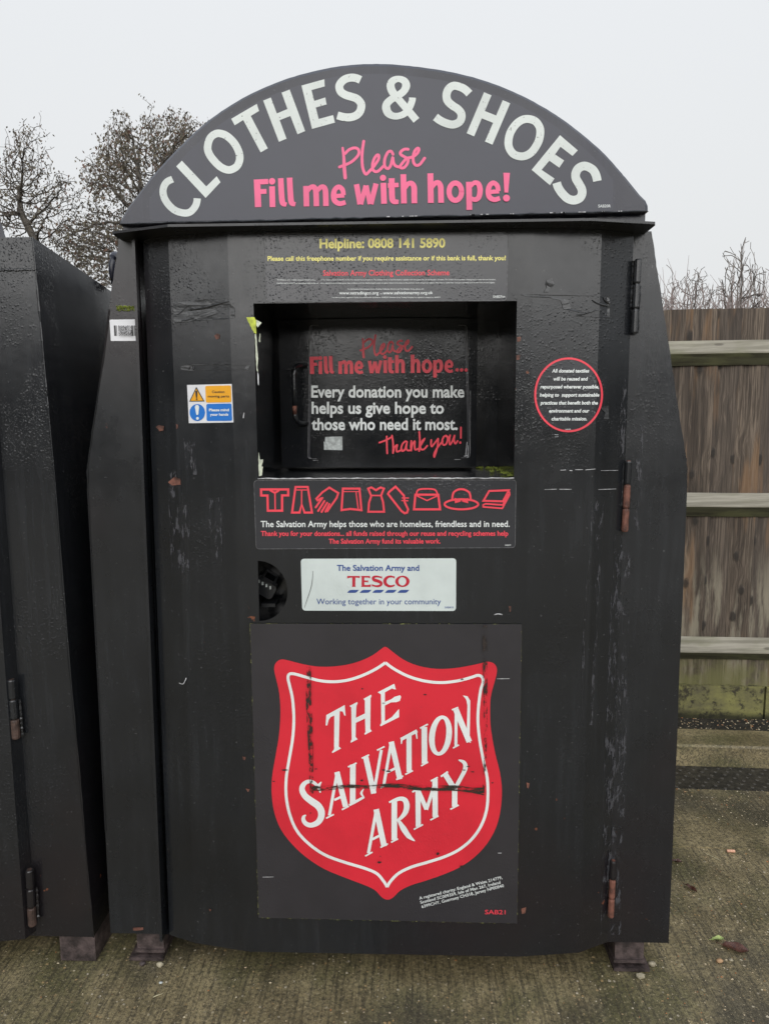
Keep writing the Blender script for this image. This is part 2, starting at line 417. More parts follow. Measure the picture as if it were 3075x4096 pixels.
# hinges up the right edge of the door
def hinge(parent, top, bottom, r, Y, mats, rustfrom=0.34):
    a, c = at(top, Y), at(bottom, Y); h = MB()
    for k in range(3):
        t0, t1 = k / 3 + 0.008, (k + 1) / 3 - 0.008
        h.tube([a + (c - a) * t0, a + (c - a) * (t0 + 0.02), a + (c - a) * (t1 - 0.02), a + (c - a) * t1], [r * 0.86, r, r, r * 0.86], 12, 1 if t0 > rustfrom else 0)
    h.tube([a + (c - a) * 0.003, a + (c - a) * 0.997], r * 0.6, 8, 1)
    for sg in (-1, 1):                                        # weld beads along the knuckles
        P = [a + (c - a) * t + np.array([sg * r * 1.05, r * 0.9, 0]) for t in np.linspace(0.02 if sg < 0 else 0.36, 0.64 if sg < 0 else 0.98, 24)]
        h.tube(P, [random.uniform(0.25, 0.5) * r for _ in P], 5, 0)
    return h.build('hinge', mats, parent, smooth=False)
hinge(door, (2551, 1035), (2536, 1336), 0.0082, 0.050, [MT['side'], MT['side']])
hinge(door, (2513, 1842), (2497, 2128), 0.0082, 0.050, [MT['side'], MT['rust']], 0.3)
hinge(door, (2452, 3440), (2441, 3668), 0.0082, 0.050, [MT['side'], MT['rust']], 0.3)

# recess behind the chute mouth
CD = 0.335
c = MB()
X0, X1, Z0, Z1 = OX0 - 0.001, OX1 + 0.001, OZ0 - 0.001, OZ1 + 0.001
Y0 = TH + 0.001
c.add([(X0, Y0, Z0), (X0, CD, Z0 + 0.004), (X0, CD, Z1), (X0, Y0, Z1)], [(0, 1, 2, 3)])
c.add([(X1, Y0, Z0), (X1, CD, Z0 + 0.004), (X1, CD, Z1), (X1, Y0, Z1)], [(3, 2, 1, 0)])
c.add([(X0, Y0, Z1), (X0, CD, Z1), (X1, CD, Z1), (X1, Y0, Z1)], [(0, 1, 2, 3)])
c.add([(X0, Y0, Z0), (X1, Y0, Z0), (X1, CD, Z0 + 0.004), (X0, CD, Z0 + 0.004)], [(0, 1, 2, 3)])
c.add([(X0, CD, Z0), (X1, CD, Z0), (X1, CD, Z1), (X0, CD, Z1)], [(0, 1, 2, 3)])
# bead of water along the sill
sill = [(OX0 + (OX1 - OX0) * t, -0.001, OZ0 + random.uniform(-0.0004, 0.0008)) for t in np.linspace(0, 1, 60)]
chute = c.build('chute_recess', MT['interior'], bank)
s = MB(); s.tube(sill, [random.uniform(0.0010, 0.0021) for _ in sill], 6)
s.build('sill_edge', MT['scrape'], chute)

# inner flap, slightly bowed, hung inside the recess
FY = 0.272
fa, fb = at((1238, 1272), FY), at((1904, 1866), FY)
FX0, FX1, FZ0, FZ1 = X0 + 0.012, at((1906, 1600), FY)[0], fb[2], at((1500, 1278), FY)[2]
def flap_y(X):
    t = (X - FX0) / (FX1 - FX0); return FY - 0.020 * (1 - (2 * t - 1) ** 2)
def S_flap(p, off=0.0):
    Y = FY
    for i in range(9): Y = flap_y(at(p, Y)[0]) - off
    return at(p, Y)
f = MB(); n = 24
xs = [FX0 + (FX1 - FX0) * i / n for i in range(n + 1)]
fr = [(x, flap_y(x), z) for z in (FZ0, FZ1) for x in xs]; bk = [(x, flap_y(x) + 0.012, z) for x, y, z in fr]
f.add(fr + bk, [(i, i + 1, n + 2 + i, n + 1 + i) for i in range(n)] + [(i, 2 * n + 2 + i, 2 * n + 3 + i, i + 1) for i in range(n)] + [(n + 1 + i, n + 2 + i, 3 * n + 4 + i, 3 * n + 3 + i) for i in range(n)] + [(n, 3 * n + 2, 4 * n + 3, 2 * n + 1), (0, n + 1, 3 * n + 3, 2 * n + 2)])
flap = f.build('chute_flap', MT['interior'], bank)
h = MB()
ha, hb = S_flap((1222, 1462), 0.0), S_flap((1228, 1694), 0.0)
ha2, hb2 = S_flap((1175, 1463), 0.045), S_flap((1180, 1692), 0.045)
def bend(p, q, r_, k=5):
    return [p * (1 - t) ** 2 + q * 2 * t * (1 - t) + r_ * t * t for t in np.linspace(0, 1, k)]
v = (hb2 - ha2) / np.linalg.norm(hb2 - ha2)
path = [ha] + bend(ha2 + (ha - ha2) * 0.35, ha2, ha2 + v * 0.022) + [ha2 + (hb2 - ha2) * t for t in (0.4, 0.7)] + bend(hb2 - v * 0.03, hb2, hb2 + (hb - hb2) * 0.5) + [hb]
h.tube(path[:8], 0.0062, 10, 0); h.tube([path[7], path[7] + (hb2 - path[7]) * 0.5, path[8]], 0.0064, 10, 1); h.tube(path[8:], 0.0062, 10, 0)
h.build('flap_handle', [MT['side'], MT['rust']], flap, smooth=True)

# lock port behind the half-round hole
k = MB()
kx0, kx1, kz0, kz1, kd = LX - 0.012, LX + LRX + 0.012, LZ - LR - 0.012, LZ + LR + 0.012, 0.13
k.add([(x, y, z) for y in (TH + 0.0015, kd) for x, z in ((kx0, kz0), (kx1, kz0), (kx1, kz1), (kx0, kz1))], [(0, 1, 5, 4), (1, 2, 6, 5), (2, 3, 7, 6), (3, 0, 4, 7), (4, 5, 6, 7)])
port = k.build('lock_port', MT['interior'], bank)
p = MB()
pc = at((1062, 2352), 0.075); cs, sn = math.cos(R(-30)), math.sin(R(-30))
def rb(x, z): return (pc[0] + x * cs - z * sn, pc[2] + x * sn + z * cs)
body = [rb(x, z) for x, z in ((-0.030, -0.018), (0.022, -0.018), (0.027, -0.012), (0.027, 0.014), (0.022, 0.020), (-0.030, 0.020))]
n = len(body)
p.add([(x, 0.062, z) for x, z in body] + [(x, 0.092, z) for x, z in body], [tuple(range(n))] + [(i, (i + 1) % n, n + (i + 1) % n, n + i) for i in range(n)])
p.tube([(rb(-0.02, 0.02)[0], 0.077, rb(-0.02, 0.02)[1]), (rb(-0.018, 0.042)[0], 0.077, rb(-0.018, 0.042)[1]), (rb(0.012, 0.042)[0], 0.077, rb(0.012, 0.042)[1]), (rb(0.014, 0.02)[0], 0.077, rb(0.014, 0.02)[1])], 0.004, 8)
for q in range(4):
    a = rb(-0.022 + q * 0.011, 0.011); p.box((a[0] - 0.0022, 0.0605, a[1] - 0.004), (a[0] + 0.0022, 0.064, a[1] + 0.004), 1)
p.build('padlock', [MT['side'], MT['silver']], port)
p = MB(); la = at((1050, 2418), 0.06); lb = at((1104, 2411), 0.06)
p.box((la[0], 0.05, la[2] - 0.004), (lb[0], 0.11, lb[2]), 0); p.build('latch_bar', MT['side'], port)

# flange over the door
FT = 0.0055
fpl = [(-0.683, 0.10), (-0.683, 0.006), (-0.676, 0.000), (-0.534, -0.050), (0.406, -0.055), (0.556, -0.020), (0.560, -0.010), (0.560, 0.10)]
g = MB(); n = len(fpl)
g.add([(x, y, ZF) for x, y in fpl] + [(x, y, ZF + FT) for x, y in fpl], [tuple(range(n))[::-1], tuple(range(n, 2 * n))] + [(i, (i + 1) % n, n + (i + 1) % n, n + i) for i in range(n)])
g.build('rain_flange', MT['side'], bank)

# lid: arched front plate and the barrel roof running back from it
ARC = [(478, 897), (480, 884), (512, 829), (563, 762), (614, 696), (665, 640), (716, 588), (768, 535), (850, 466), (954, 398), (1050, 350), (1150, 311), (1231, 288), (1309, 270), (1400, 257), (1508, 252), (1600, 257), (1706, 269), (1782, 281), (1912, 310), (2037, 357), (2133, 403), (2239, 466), (2326, 533), (2403, 598), (2456, 656), (2500, 707), (2557, 778), (2581, 802), (2590, 822), (2591, 846)]
mid_, _ = spline(ARC[2:-4], [1] * len(ARC[2:-4]), False, 6)
# ease the hand-read points into one rolled curve
sm_ = np.array(mid_)
for _k in range(14): sm_[1:-1] = (sm_[:-2] + 2 * sm_[1:-1] + sm_[2:]) / 4
arc = ARC[:2] + [tuple(q) for q in sm_] + ARC[-4:]
A3 = np.array([plate(p) for p in arc]); A3 = A3[:, [0, 2]]
A3 += rng.uniform(-0.0003, 0.0003, A3.shape)
cen = np.array([A3[:, 0].mean(), A3[0, 1]])
inn = A3 + (cen - A3) / np.linalg.norm(cen - A3, axis=1)[:, None] * 0.008
l = MB(); n = len(A3)
l.add([(x, YS - 0.004, z) for x, z in inn], [tuple(range(n))])
l.add([(x, YS - 0.004, z) for x, z in inn] + [(x, YS + 0.003, z) for x, z in A3] + [(x, YS + 0.55, z) for x, z in A3] + [(x, BACK + 0.01, z) for x, z in A3],
      [(j * n + i, j * n + i + 1, (j + 1) * n + i + 1, (j + 1) * n + i) for j in range(3) for i in range(n - 1)])
l.add([(x, BACK + 0.01, z) for x, z in A3], [tuple(range(n))[::-1]])
zl0, zl1 = A3[0, 1], A3[-1, 1]; xl0, xl1 = A3[0, 0], A3[-1, 0]
l.add([(xl0, YS - 0.004, zl0), (xl1, YS - 0.004, zl1), (xl1, BACK, zl1), (xl0, BACK, zl0)], [(0, 1, 2, 3)])
lid = l.build('arched_lid', MT['lid'], bank)
# bead of old sealant and water along the bottom of the lid
w = MB(); pts = [(xl0 + (xl1 - xl0) * t, YS - 0.006, zl0 + (zl1 - zl0) * t + random.uniform(-0.001, 0.001) - 0.001) for t in np.linspace(0.005, 0.995, 90)]
w.tube(pts, [random.uniform(0.0012, 0.0034) for _ in pts], 6)
w.build('lid_seam', MT['side'], lid)
w = MB()
for t in list(rng.uniform(0.5, 0.95, 26)):
    x = xl0 + (xl1 - xl0) * t; z = zl0 + (zl1 - zl0) * t
    w.box((x - random.uniform(0.001, 0.006), YS - 0.0102, z - 0.0012), (x + 0.003, YS - 0.0085, z + 0.0008))
w.build('chipped_edge', MT['scrape'], lid)
nk = MB(); nk.add([(xl0 + 0.004, YS + 0.014, ZF), (xl1 - 0.002, YS + 0.014, ZF), (xl1 - 0.002, YS + 0.014, zl1), (xl0 + 0.004, YS + 0.014, zl0)], [(0, 1, 2, 3)])
for X, zz in ((xl0 + 0.004, zl0), (xl1 - 0.002, zl1)): nk.add([(X, YS + 0.014, ZF), (X, BACK - 0.02, ZF), (X, BACK - 0.02, zz), (X, YS + 0.014, zz)], [(0, 1, 2, 3)])
nk.build('lid_neck', MT['lid'], bank)

# lifting eye on the left side, feet
t = MB(); lc = at((467, 1085), 0.5)
ring = [lc + np.array([0.0, 0.035 * math.cos(a), 0.048 * math.sin(a)]) for a in np.linspace(0, 2 * math.pi, 20)]
t.tube(ring, 0.010, 8); t.build('lifting_eye', MT['lid'], bank, smooth=True)
def foot(parent, x0, x1, p0, p1, yb=0.068):
    q = MB(); q.box((x0, yb + 0.012, 0.030), (x1, yb + 0.16, ZB + 0.002)); q.box((x0 - 0.004, yb + 0.006, 0.022), (x1 + 0.004, yb + 0.18, 0.030), 1)
    q.box((p0, yb, 0.002), (p1, yb + 0.19, 0.0115)); 
    return q.build('foot', [MT['foot'], MT['foot']], parent)
fl = [onz(p, 0.03)[0] for p in ((530, 3832), (639, 3832))]; fp = [onz(p, 0.0)[0] for p in ((518, 3846), (654, 3846))]
foot(bank, fl[0], fl[1], fp[0], fp[1])
fl = [onz(p, 0.03)[0] for p in ((2470, 3868), (2586, 3868))]; fp = [onz(p, 0.0)[0] for p in ((2455, 3892), (2598, 3892))]
foot(bank, fl[0], fl[1], fp[0], fp[1], 0.062)
for xx in (-0.72, 0.62): q = MB(); q.box((xx - 0.05, 0.82, 0.002), (xx + 0.05, 0.95, ZB + 0.002)); q.build('foot', MT['foot'], bank)

# ------------------------------------------------------------------ stickers and lettering
def panel(name, q, r, surf, off, mat, parent, thick=0.0, rimmat=None):
    L = rrect(q, r) if r else q
    m = MB()
    # cut into vertical strips where the door is creased
    m.poly(L, surf, off)
    if thick:
        n = len(L); m.add([surf(p, off) for p in L] + [surf(p, off - thick) for p in L], [(i, (i + 1) % n, n + (i + 1) % n, n + i) for i in range(n)], 1)
    return m.build(name, [mat] + ([rimmat] if rimmat else []), parent)
O1, O2 = 0.0008, 0.0014
def edge_line(q, r_, surf, parent, w=2.2):                       # worn, paler rim of a dark sticker
    m = MB(); L = rrect(q, r_); m.stroke(L, w, surf, O2, closed=True, smooth=False); m.build('sticker_edge', MT['vinyledge'], parent)


# lunette sticker
ins = [p for p in arc if 600 < p[0] < 2448]
cpx = (1535, 1250)
top = []
for p in ins:
    v = np.array([cpx[0] - p[0], cpx[1] - p[1]]); v = v / np.linalg.norm(v) * 42; top.append((p[0] + v[0], p[1] + v[1]))
top = [p for p in top if 600 < p[0] < 2448]
LS = lambda p, off=0.0: S_lid(p, off + 0.004)
lsk = MB(); lsk.poly([(598, 800)] + top + [(2450, 720), (2451, 838), (2438, 848), (1535, 872), (618, 886), (600, 876)], LS, O1)
lsk = lsk.build('lid_sticker', MT['lidvinyl'], lid)

g = MB()
A = cr(600, 520, 0.3612); F6 = cr(1150, 270, 0.3612); G7 = cr(1700, 270, 0.4816); T8 = cr(880, 320, 0.2408)
sw = lambda s, w: s * w
g.stroke(A([(252, 543), (190, 575), (155, 630), (147, 690), (165, 760), (215, 835), (290, 895), (385, 920), (450, 905), (500, 850), (520, 800), (525, 757)]), 79 * .3612, LS, O2)
g.poly(A([(355, 340), (625, 625), (740, 512), (782, 578), (618, 752), (292, 403)]), LS, O2)
g.stroke(A([(640, 185), (665, 95), (718, 47), (775, 38), (850, 65), (930, 140), (982, 235), (995, 320), (968, 395), (910, 435), (855, 440), (785, 410), (712, 342), (655, 260)]), 84 * .3612, LS, O2, closed=True)
g.poly(T8([(188, 645), (613, 396), (650, 515), (512, 598), (795, 1135), (677, 1203), (388, 665), (246, 752)]), LS, O2)
g.poly(T8([(718, 342), (845, 291), (945, 556), (1122, 482), (1024, 210), (1158, 158), (1415, 848), (1288, 902), (1170, 597), (992, 667), (1106, 975), (980, 1027)]), LS, O2)
g.poly(F6([(155, 200), (408, 130), (412, 210), (265, 250), (296, 370), (418, 332), (433, 410), (313, 443), (345, 570), (505, 527), (525, 610), (272, 680)]), LS, O2)
g.stroke(F6([(807, 138), (760, 118), (705, 112), (640, 128), (590, 170), (573, 215), (590, 268), (640, 303), (700, 322), (765, 345), (808, 390), (817, 430), (800, 490), (755, 533), (690, 552), (620, 548), (552, 530)]), 88 * .3612, LS, O2)
g.stroke(F6([(1426, 585), (1330, 470), (1240, 365), (1165, 275), (1140, 200), (1165, 148), (1225, 126), (1290, 148), (1312, 200), (1285, 262), (1215, 315), (1145, 355), (1100, 400), (1092, 450), (1115, 505), (1170, 537), (1235, 535), (1300, 505), (1350, 440), (1378, 370), (1382, 333)]), [w * .3612 for w in (82, 82, 82, 88, 88, 80, 68, 80, 90, 82, 80, 80, 85, 92, 88, 75, 72, 75, 75, 75, 75)], LS, O2)
g.stroke(G7([(367, 217), (330, 182), (285, 160), (235, 152), (195, 178), (177, 225), (185, 275), (225, 315), (270, 345), (298, 380), (300, 420), (280, 455), (230, 474), (175, 463), (125, 440), (85, 411)]), 67 * .4816, LS, O2)
g.stroke(G7([(519, 218), (375, 559)]), 67 * .4816, LS, O2); g.stroke(G7([(674, 284), (527, 628)]), 67 * .4816, LS, O2)
g.stroke(G7([(472, 388), (590, 435)]), 66 * .4816, LS, O2)
g.stroke(G7([(690, 620), (705, 545), (750, 475), (805, 435), (860, 428), (915, 448), (950, 500), (953, 560), (935, 625), (890, 695), (840, 730), (790, 738), (735, 720), (700, 675)]), 66 * .4816, LS, O2, closed=True)
g.poly(G7([(1118, 562), (1265, 688), (1222, 735), (1122, 658), (1077, 722), (1152, 772), (1112, 832), (1030, 774), (965, 850), (1072, 922), (1035, 978), (883, 850)]), LS, O2)
g.stroke(G7([(1428, 943), (1415, 890), (1385, 845), (1325, 818), (1275, 835), (1250, 875), (1250, 920), (1275, 965), (1298, 1010), (1300, 1050), (1280, 1085), (1235, 1102), (1185, 1090), (1140, 1050), (1105, 1000), (1090, 957)]), 72 * .4816, LS, O2)
tag(g.build('lettering', MT['lettergrey'], lsk), 'large grey arched lettering reading CLOTHES & SHOES')

def please(mb, f, w, surf, off):
    for pts, ww in (([(125, 155), (138, 300), (140, 450), (150, 605)], [0.8, 1.0, 1.25, 1.2]),
                    ([(160, 240), (220, 185), (300, 160), (355, 185), (362, 250), (310, 320), (220, 385), (70, 440)], None),
                    ([(440, 65), (417, 200), (407, 330), (415, 470), (455, 560), (510, 520), (560, 470), (600, 420), (650, 345), (657, 288), (630, 280), (590, 330), (562, 410), (562, 490), (600, 528), (650, 515), (720, 450)], None),
                    ([(868, 275), (842, 230), (795, 242), (752, 320), (737, 400), (745, 460), (788, 488), (830, 440), (862, 330), (872, 400), (900, 450), (960, 472)], None),
                    ([(1095, 208), (1040, 205), (987, 240), (982, 280), (1040, 322), (1088, 352), (1082, 410), (1040, 470), (995, 488), (968, 465), (1010, 405), (1070, 345), (1140, 330), (1185, 310), (1232, 268), (1255, 220), (1238, 196), (1195, 232), (1168, 310), (1168, 400), (1203, 452), (1262, 440), (1335, 350)], None)):
        P = [f(p) for p in pts]; mb.stroke(P, [w * q for q in ww] if ww else w, surf, off, cap=True)
def fill_me(mb, f, k, surf, off, tail=True):
    """hand-set bold line, drawn stroke by stroke; f maps its own coordinates to the photo, k is its scale"""
    s = lambda pts, w, sm=True: mb.stroke([f(p) for p in pts], [x * k for x in w] if isinstance(w, list) else w * k, surf, off, smooth=sm)
    dot = lambda c, r: mb.disc(f(c), r * k, r * k, surf, off, 24)
    s([(113, 242), (120, 402)], 37); s([(114, 257), (178, 254)], 30); s([(116, 313), (168, 311)], 28)
    s([(200, 282), (203, 402)], 33); dot((200, 253), 19)
    for dx in (0, 51): s([(250 + dx, 235 - dx * .06), (255 + dx, 330 - dx * .06), (262 + dx, 378 - dx * .04), (284 + dx, 388 - dx * .03)], [32, 33, 33, 22])
    s([(396, 280), (399, 398)], 33); s([(400, 318), (420, 290), (440, 286), (452, 305), (455, 350), (456, 397)], [20, 27, 30, 32, 32, 32]); s([(457, 316), (477, 290), (495, 286), (507, 303), (510, 350), (511, 396)], [20, 27, 30, 32, 32, 32])
    s([(552, 339), (617, 335)], 24); s([(612, 334), (606, 302), (585, 285), (562, 302), (555, 335), (562, 366), (590, 382), (624, 374)], [27, 28, 27, 29, 32, 30, 28, 26])
    s([(687, 270), (708, 386)], 31, False); s([(712, 386), (741, 277)], 27, False); s([(743, 277), (765, 385)], 27, False); s([(770, 385), (800, 266)], 30, False)
    s([(842, 262), (846, 383)], 33); dot((840, 233), 18)
    s([(890, 235), (892, 340), (901, 368), (930, 372)], [34, 34, 32, 24]); s([(868, 278), (930, 274)], 26)
    s([(957, 212), (961, 381)], 33); s([(965, 298), (985, 268), (1006, 266), (1019, 288), (1020, 335), (1021, 380)], [20, 27, 30, 33, 33, 33])
    s([(1113, 207), (1116, 378)], 34); s([(1120, 295), (1140, 265), (1160, 262), (1172, 284), (1174, 330), (1175, 377)], [20, 27, 30, 33, 33, 33])
    mb.k += 1; mb.stroke([f((1257 + 36 * math.cos(a), 313 + 50 * math.sin(a))) for a in np.linspace(0, 2 * math.pi, 14)[:-1]], 30 * k, surf, off, closed=True)
    s([(1335, 256), (1338, 418)], 33); s([(1342, 286), (1366, 262), (1390, 268), (1400, 303), (1392, 345), (1370, 359), (1344, 348)], [20, 26, 30, 32, 30, 28, 20])
    s([(1448, 315), (1510, 311)], 24); s([(1505, 310), (1499, 279), (1477, 262), (1455, 278), (1447, 312), (1454, 344), (1482, 359), (1514, 350)], [27, 28, 27, 29, 32, 30, 28, 26])
    if tail:
        s([(1553, 204), (1551, 318)], [38, 22], False); dot((1552, 350), 20)
    else:
        for i in range(3): dot((1555 + 45 * i, 343), 16)
def affine(src, dst):
    A_ = np.array([[x, y, 1] for x, y in src]); B_ = np.array(dst); K = np.linalg.lstsq(A_, B_, rcond=None)[0]
    return lambda p: tuple(np.array([p[0], p[1], 1]) @ K)
Pm = cr(950, 550, 0.6924); I9 = cr(1430, 1330, 0.1626); C2 = cr(1000, 900, 0.6623)
g = MB()
please(g, affine([(125, 155), (1335, 350), (150, 605), (440, 65)], Pm([(608, 62), (1080, 120), (622, 232), (728, 20)])), 11.5, LS, O2)
fill_me(g, lambda p: Pm([p])[0], 0.6924, LS, O2)
g.build('slogan', MT['pink'], lsk)
g = MB(); c7 = cr(2200, 780, 0.3311); text(g, 'SAB20R', c7([(577, 150)])[0], c7([(728, 149)])[0], 11, LS, O2, 0.01); g.build('code', MT['white'], lsk)

# helpline sticker
hl = panel('helpline_sticker', [(1054, 933), (2033, 930), (2026, 1204), (1066, 1208)], 16, S_door, O1, MT['sticker'], door)
g = MB()
L2 = lambda mb, s, x0, y0, x1, y1, cap, surf=S_door, bold=0.02, off=O2, c=C2, k=.6623: text(mb, s, c([(x0, y0)])[0], c([(x1, y1)])[0], cap * k, surf, off, bold)
L2(g, 'Helpline: 0808 141 5890', 420, 139, 1178, 135, 54, bold=0.025)
L2(g, 'Please call this freephone number if you require assistance or if this bank is full, thank you!', 107, 216, 1543, 212, 27)
g.build('lettering', MT['yellow'], hl)
g = MB(); L2(g, 'Salvation Army Clothing Collection Scheme', 441, 306, 1203, 303, 32, bold=0.013); g.build('heading', MT['redprint'], hl)
g = MB()
L2(g, 'The Salvation Army Trading Company Limited is a tra...', 163, 335, 397, 335, 8, bold=0.005)
L2(g, "of The Salvation Army in the UK. Profits from donated items are given to The Salvation Army to fund the charity's valuable work throughout the UK and Republic of Ireland. The Salvation Army extends a helping hand to those who are homeless,", 428, 335, 1482, 333, 8, bold=0.005)
L2(g, 'friendless and in need. They passionately believe that no', 163, 355, 412, 355, 8, bold=0.005)
L2(g, 'one is beyond hope, however great their problems, and that disadvantaged people are given respect and access to the practical, social and spiritual support they need to realise their God-given potential and recover their personal dignity.', 425, 355, 1478, 351, 8, bold=0.005)
L2(g, 'For full details of the Salvation Army Clothing Collection Scheme and The Salvation Army, please visit:', 590, 391, 1050, 390, 8, bold=0.005)
L2(g, 'www.satradingco.org', 538, 419, 776, 419, 18, bold=0.012); L2(g, 'and', 784, 418, 800, 418, 7, bold=0.005); L2(g, 'www.salvationarmy.org.uk', 803, 419, 1103, 417, 18, bold=0.012)
L2(g, 'The Salvation Army registered charity no. 214779 and in Scotland no. SC009359. Salvation Army Trading Company is a registered company no. 2605817.', 493, 441, 1150, 440, 7, bold=0.005)
L2(g, 'SAB27cn', 1466, 439, 1538, 438, 13, bold=0.012)
g.build('small_print', MT['white'], hl)

edge_line([(1055, 934), (2032, 931), (2025, 1203), (1067, 1207)], 16, S_door, hl)
# sticker on the flap
fs_ = panel('flap_sticker', [(1238, 1300), (1868, 1300), (1880, 1832), (1230, 1836)], 14, S_flap, O1, MT['sticker'], flap)
edge_line([(1239, 1301), (1867, 1301), (1879, 1831), (1231, 1835)], 14, S_flap, fs_, 1.6)
g = MB()
please(g, affine([(125, 155), (1335, 350), (150, 605), (440, 65)], I9([(125, 155), (1335, 350), (150, 605), (440, 65)])), 8.0, S_flap, O2)
fill_me(g, affine([(95, 402), (1518, 370), (113, 242)], C2([(360, 899), (1226, 892), (372, 796)])), 0.6924 * 0.63, S_flap, O2, tail=False)
ty = cr(1500, 1700, 0.2288)
for pts in ([(75, 308), (190, 265), (295, 205)], [(203, 200), (205, 350), (212, 495)], [(295, 185), (312, 300), (315, 400), (312, 490)], [(312, 490), (340, 390), (385, 350), (375, 410), (380, 465), (430, 450), (470, 430)],
            [(560, 300), (530, 285), (480, 330), (455, 410), (480, 455), (525, 420), (552, 320), (545, 400), (570, 445), (620, 440)], [(632, 280), (625, 370), (630, 440), (650, 340), (690, 285), (690, 370), (700, 430), (740, 420), (775, 400)],
            [(770, 120), (780, 250), (775, 360), (768, 455)], [(775, 390), (830, 300), (860, 245), (815, 290), (790, 350), (800, 420), (850, 425), (910, 362)],
            [(980, 262), (975, 330), (990, 375), (1030, 330), (1100, 240)], [(1100, 240), (1095, 340), (1070, 450), (1035, 555), (1030, 510), (1070, 420), (1140, 330), (1180, 280)],
            [(1255, 195), (1205, 200), (1172, 270), (1190, 345), (1240, 330), (1268, 240), (1245, 190), (1300, 240)], [(1308, 180), (1295, 260), (1305, 340), (1345, 290), (1385, 185)], [(1385, 185), (1378, 270), (1400, 325), (1440, 280)],
            [(1498, 42), (1496, 225)]):
    g.stroke(ty(pts), 7.2, S_flap, O2, cap=True)
g.disc(ty([(1486, 308)])[0], 4.5, 5.5, S_flap, O2, 14)
g.build('script_lettering', MT['redprint'], fs_)
g = MB()
L2(g, 'Every donation you make', 370, 1040, 1293, 1040, 68, S_flap, 0.022); L2(g, 'helps us give hope to', 372, 1138, 1170, 1138, 68, S_flap, 0.022); L2(g, 'those who need it most.', 372, 1237, 1253, 1236, 68, S_flap, 0.022)
g.build('lettering', MT['white'], fs_)
g = MB(); g.poly(C2([(455, 1280), (558, 1277), (558, 1360), (447, 1358), (446, 1305), (452, 1315)]), S_flap, O2); g.build('foil_patch', MT['silver'], fs_)
g = MB()
for pts, w in (([(1310, 1310), (1306, 1345), (1300, 1400)], 4), ([(1316, 1330), (1314, 1405)], 3), ([(1290, 1396), (1310, 1392)], 4), ([(1318, 740), (1317, 790)], 2), ([(380, 1421), (1270, 1416)], 1.6), ([(1330, 1000), (1328, 1380)], 1.4)): g.stroke(C2(pts), w * .66, S_flap, O2)
g.build('scratch', MT['scrape'], fs_)

# icon sticker
ic = panel('donations_sticker', [(1015, 1921), (2064, 1918.6), (2060, 2191.7), (1024, 2197)], 14, S_door, O1, MT['sticker'], door)
edge_line([(1016, 1922), (2063, 1919.6), (2059, 2190.7), (1025, 2196)], 14, S_door, ic)
g = MB(); J = cr(1010, 1930, .3251); K = cr(1540, 1930, .3251)
def ico(pts, w, f, closed=False, sm=False): g.stroke(f(pts), w * .3251, S_door, O2, closed=closed, smooth=sm)
ico([(107, 85), (440, 85), (440, 158), (365, 158), (365, 347), (190, 347), (185, 160), (108, 160)], 28, J, True); ico([(215, 95), (277, 128), (330, 95)], 24, J); ico([(277, 110), (280, 340)], 17, J)
ico([(530, 55), (680, 55), (732, 370), (640, 370), (605, 270), (580, 370), (487, 370)], 26, J, True); ico([(530, 92), (682, 92)], 13, J); ico([(605, 92), (605, 290)], 16, J)
ico([(850, 190), (800, 220), (785, 200), (860, 120), (945, 62), (1055, 130), (1035, 190), (915, 360)], 25, J); 
for a_, b_ in (((860, 190), (778, 305)), ((885, 228), (808, 350)), ((918, 250), (850, 362)), ((945, 265), (898, 358))): g.stroke(J([a_, b_]), 25 * .3251, S_door, O2, cap=True)
ico([(1112, 75), (1315, 75), (1340, 340), (1200, 325), (1095, 340)], 26, J, True); ico([(1115, 112), (1312, 112)], 12, J); ico([(1272, 112), (1300, 325)], 15, J)
ico([(1422, 75), (1462, 60), (1518, 95), (1575, 60), (1615, 75), (1580, 160), (1605, 240), (1618, 360), (1424, 360), (1432, 250), (1460, 165)], 25, J, True); ico([(1460, 160), (1580, 160)], 18, J)
ico([(128, 50), (230, 160), (240, 240), (282, 330), (270, 370), (240, 378), (200, 350), (35, 140), (50, 115)], 26, K, True); ico([(203, 190), (292, 191)], 15, K); ico([(200, 222), (285, 225)], 15, K)
ico([(372, 150), (652, 150), (675, 330), (355, 330)], 27, K, True); ico([(382, 150), (400, 98), (450, 80), (570, 80), (622, 98), (645, 150)], 20, K, False, True); ico([(392, 165), (515, 222), (640, 165)], 16, K)
ico([(937 + 207 * math.cos(a), 268 + 62 * math.sin(a)) for a in np.linspace(0, 2 * math.pi, 40)[:-1]], 25, K, True); ico([(823, 215), (838, 130), (885, 92), (935, 82), (985, 92), (1037, 130), (1052, 212)], 25, K, False, True)
for tri in ([(850, 188), (930, 212), (930, 234), (858, 256)], [(1020, 190), (944, 212), (944, 234), (1020, 256)]): g.poly(K(tri), S_door, O2 + 0.0012)
ico([(1278, 105), (1520, 95), (1447, 232), (1208, 225)], 24, K, True); ico([(1525, 110), (1530, 150), (1440, 318), (1205, 300), (1205, 275), (1235, 262), (1445, 276), (1520, 140)], 20, K)
g.build('pictograms', MT['redprint'], ic)
D3 = cr(950, 1850, .7225); L3 = lambda mb, s, x0, y0, x1, y1, cap, bold=0.02, surf=S_door: L2(mb, s, x0, y0, x1, y1, cap, surf, bold, O2, D3, .7225)
g = MB(); L3(g, 'The Salvation Army helps those who are homeless, friendless and in need.', 129, 357, 1505, 356, 33, 0.012); L3(g, 'SAB07R', 1479, 461, 1513, 461, 7, 0.005); g.build('lettering', MT['white'], ic)
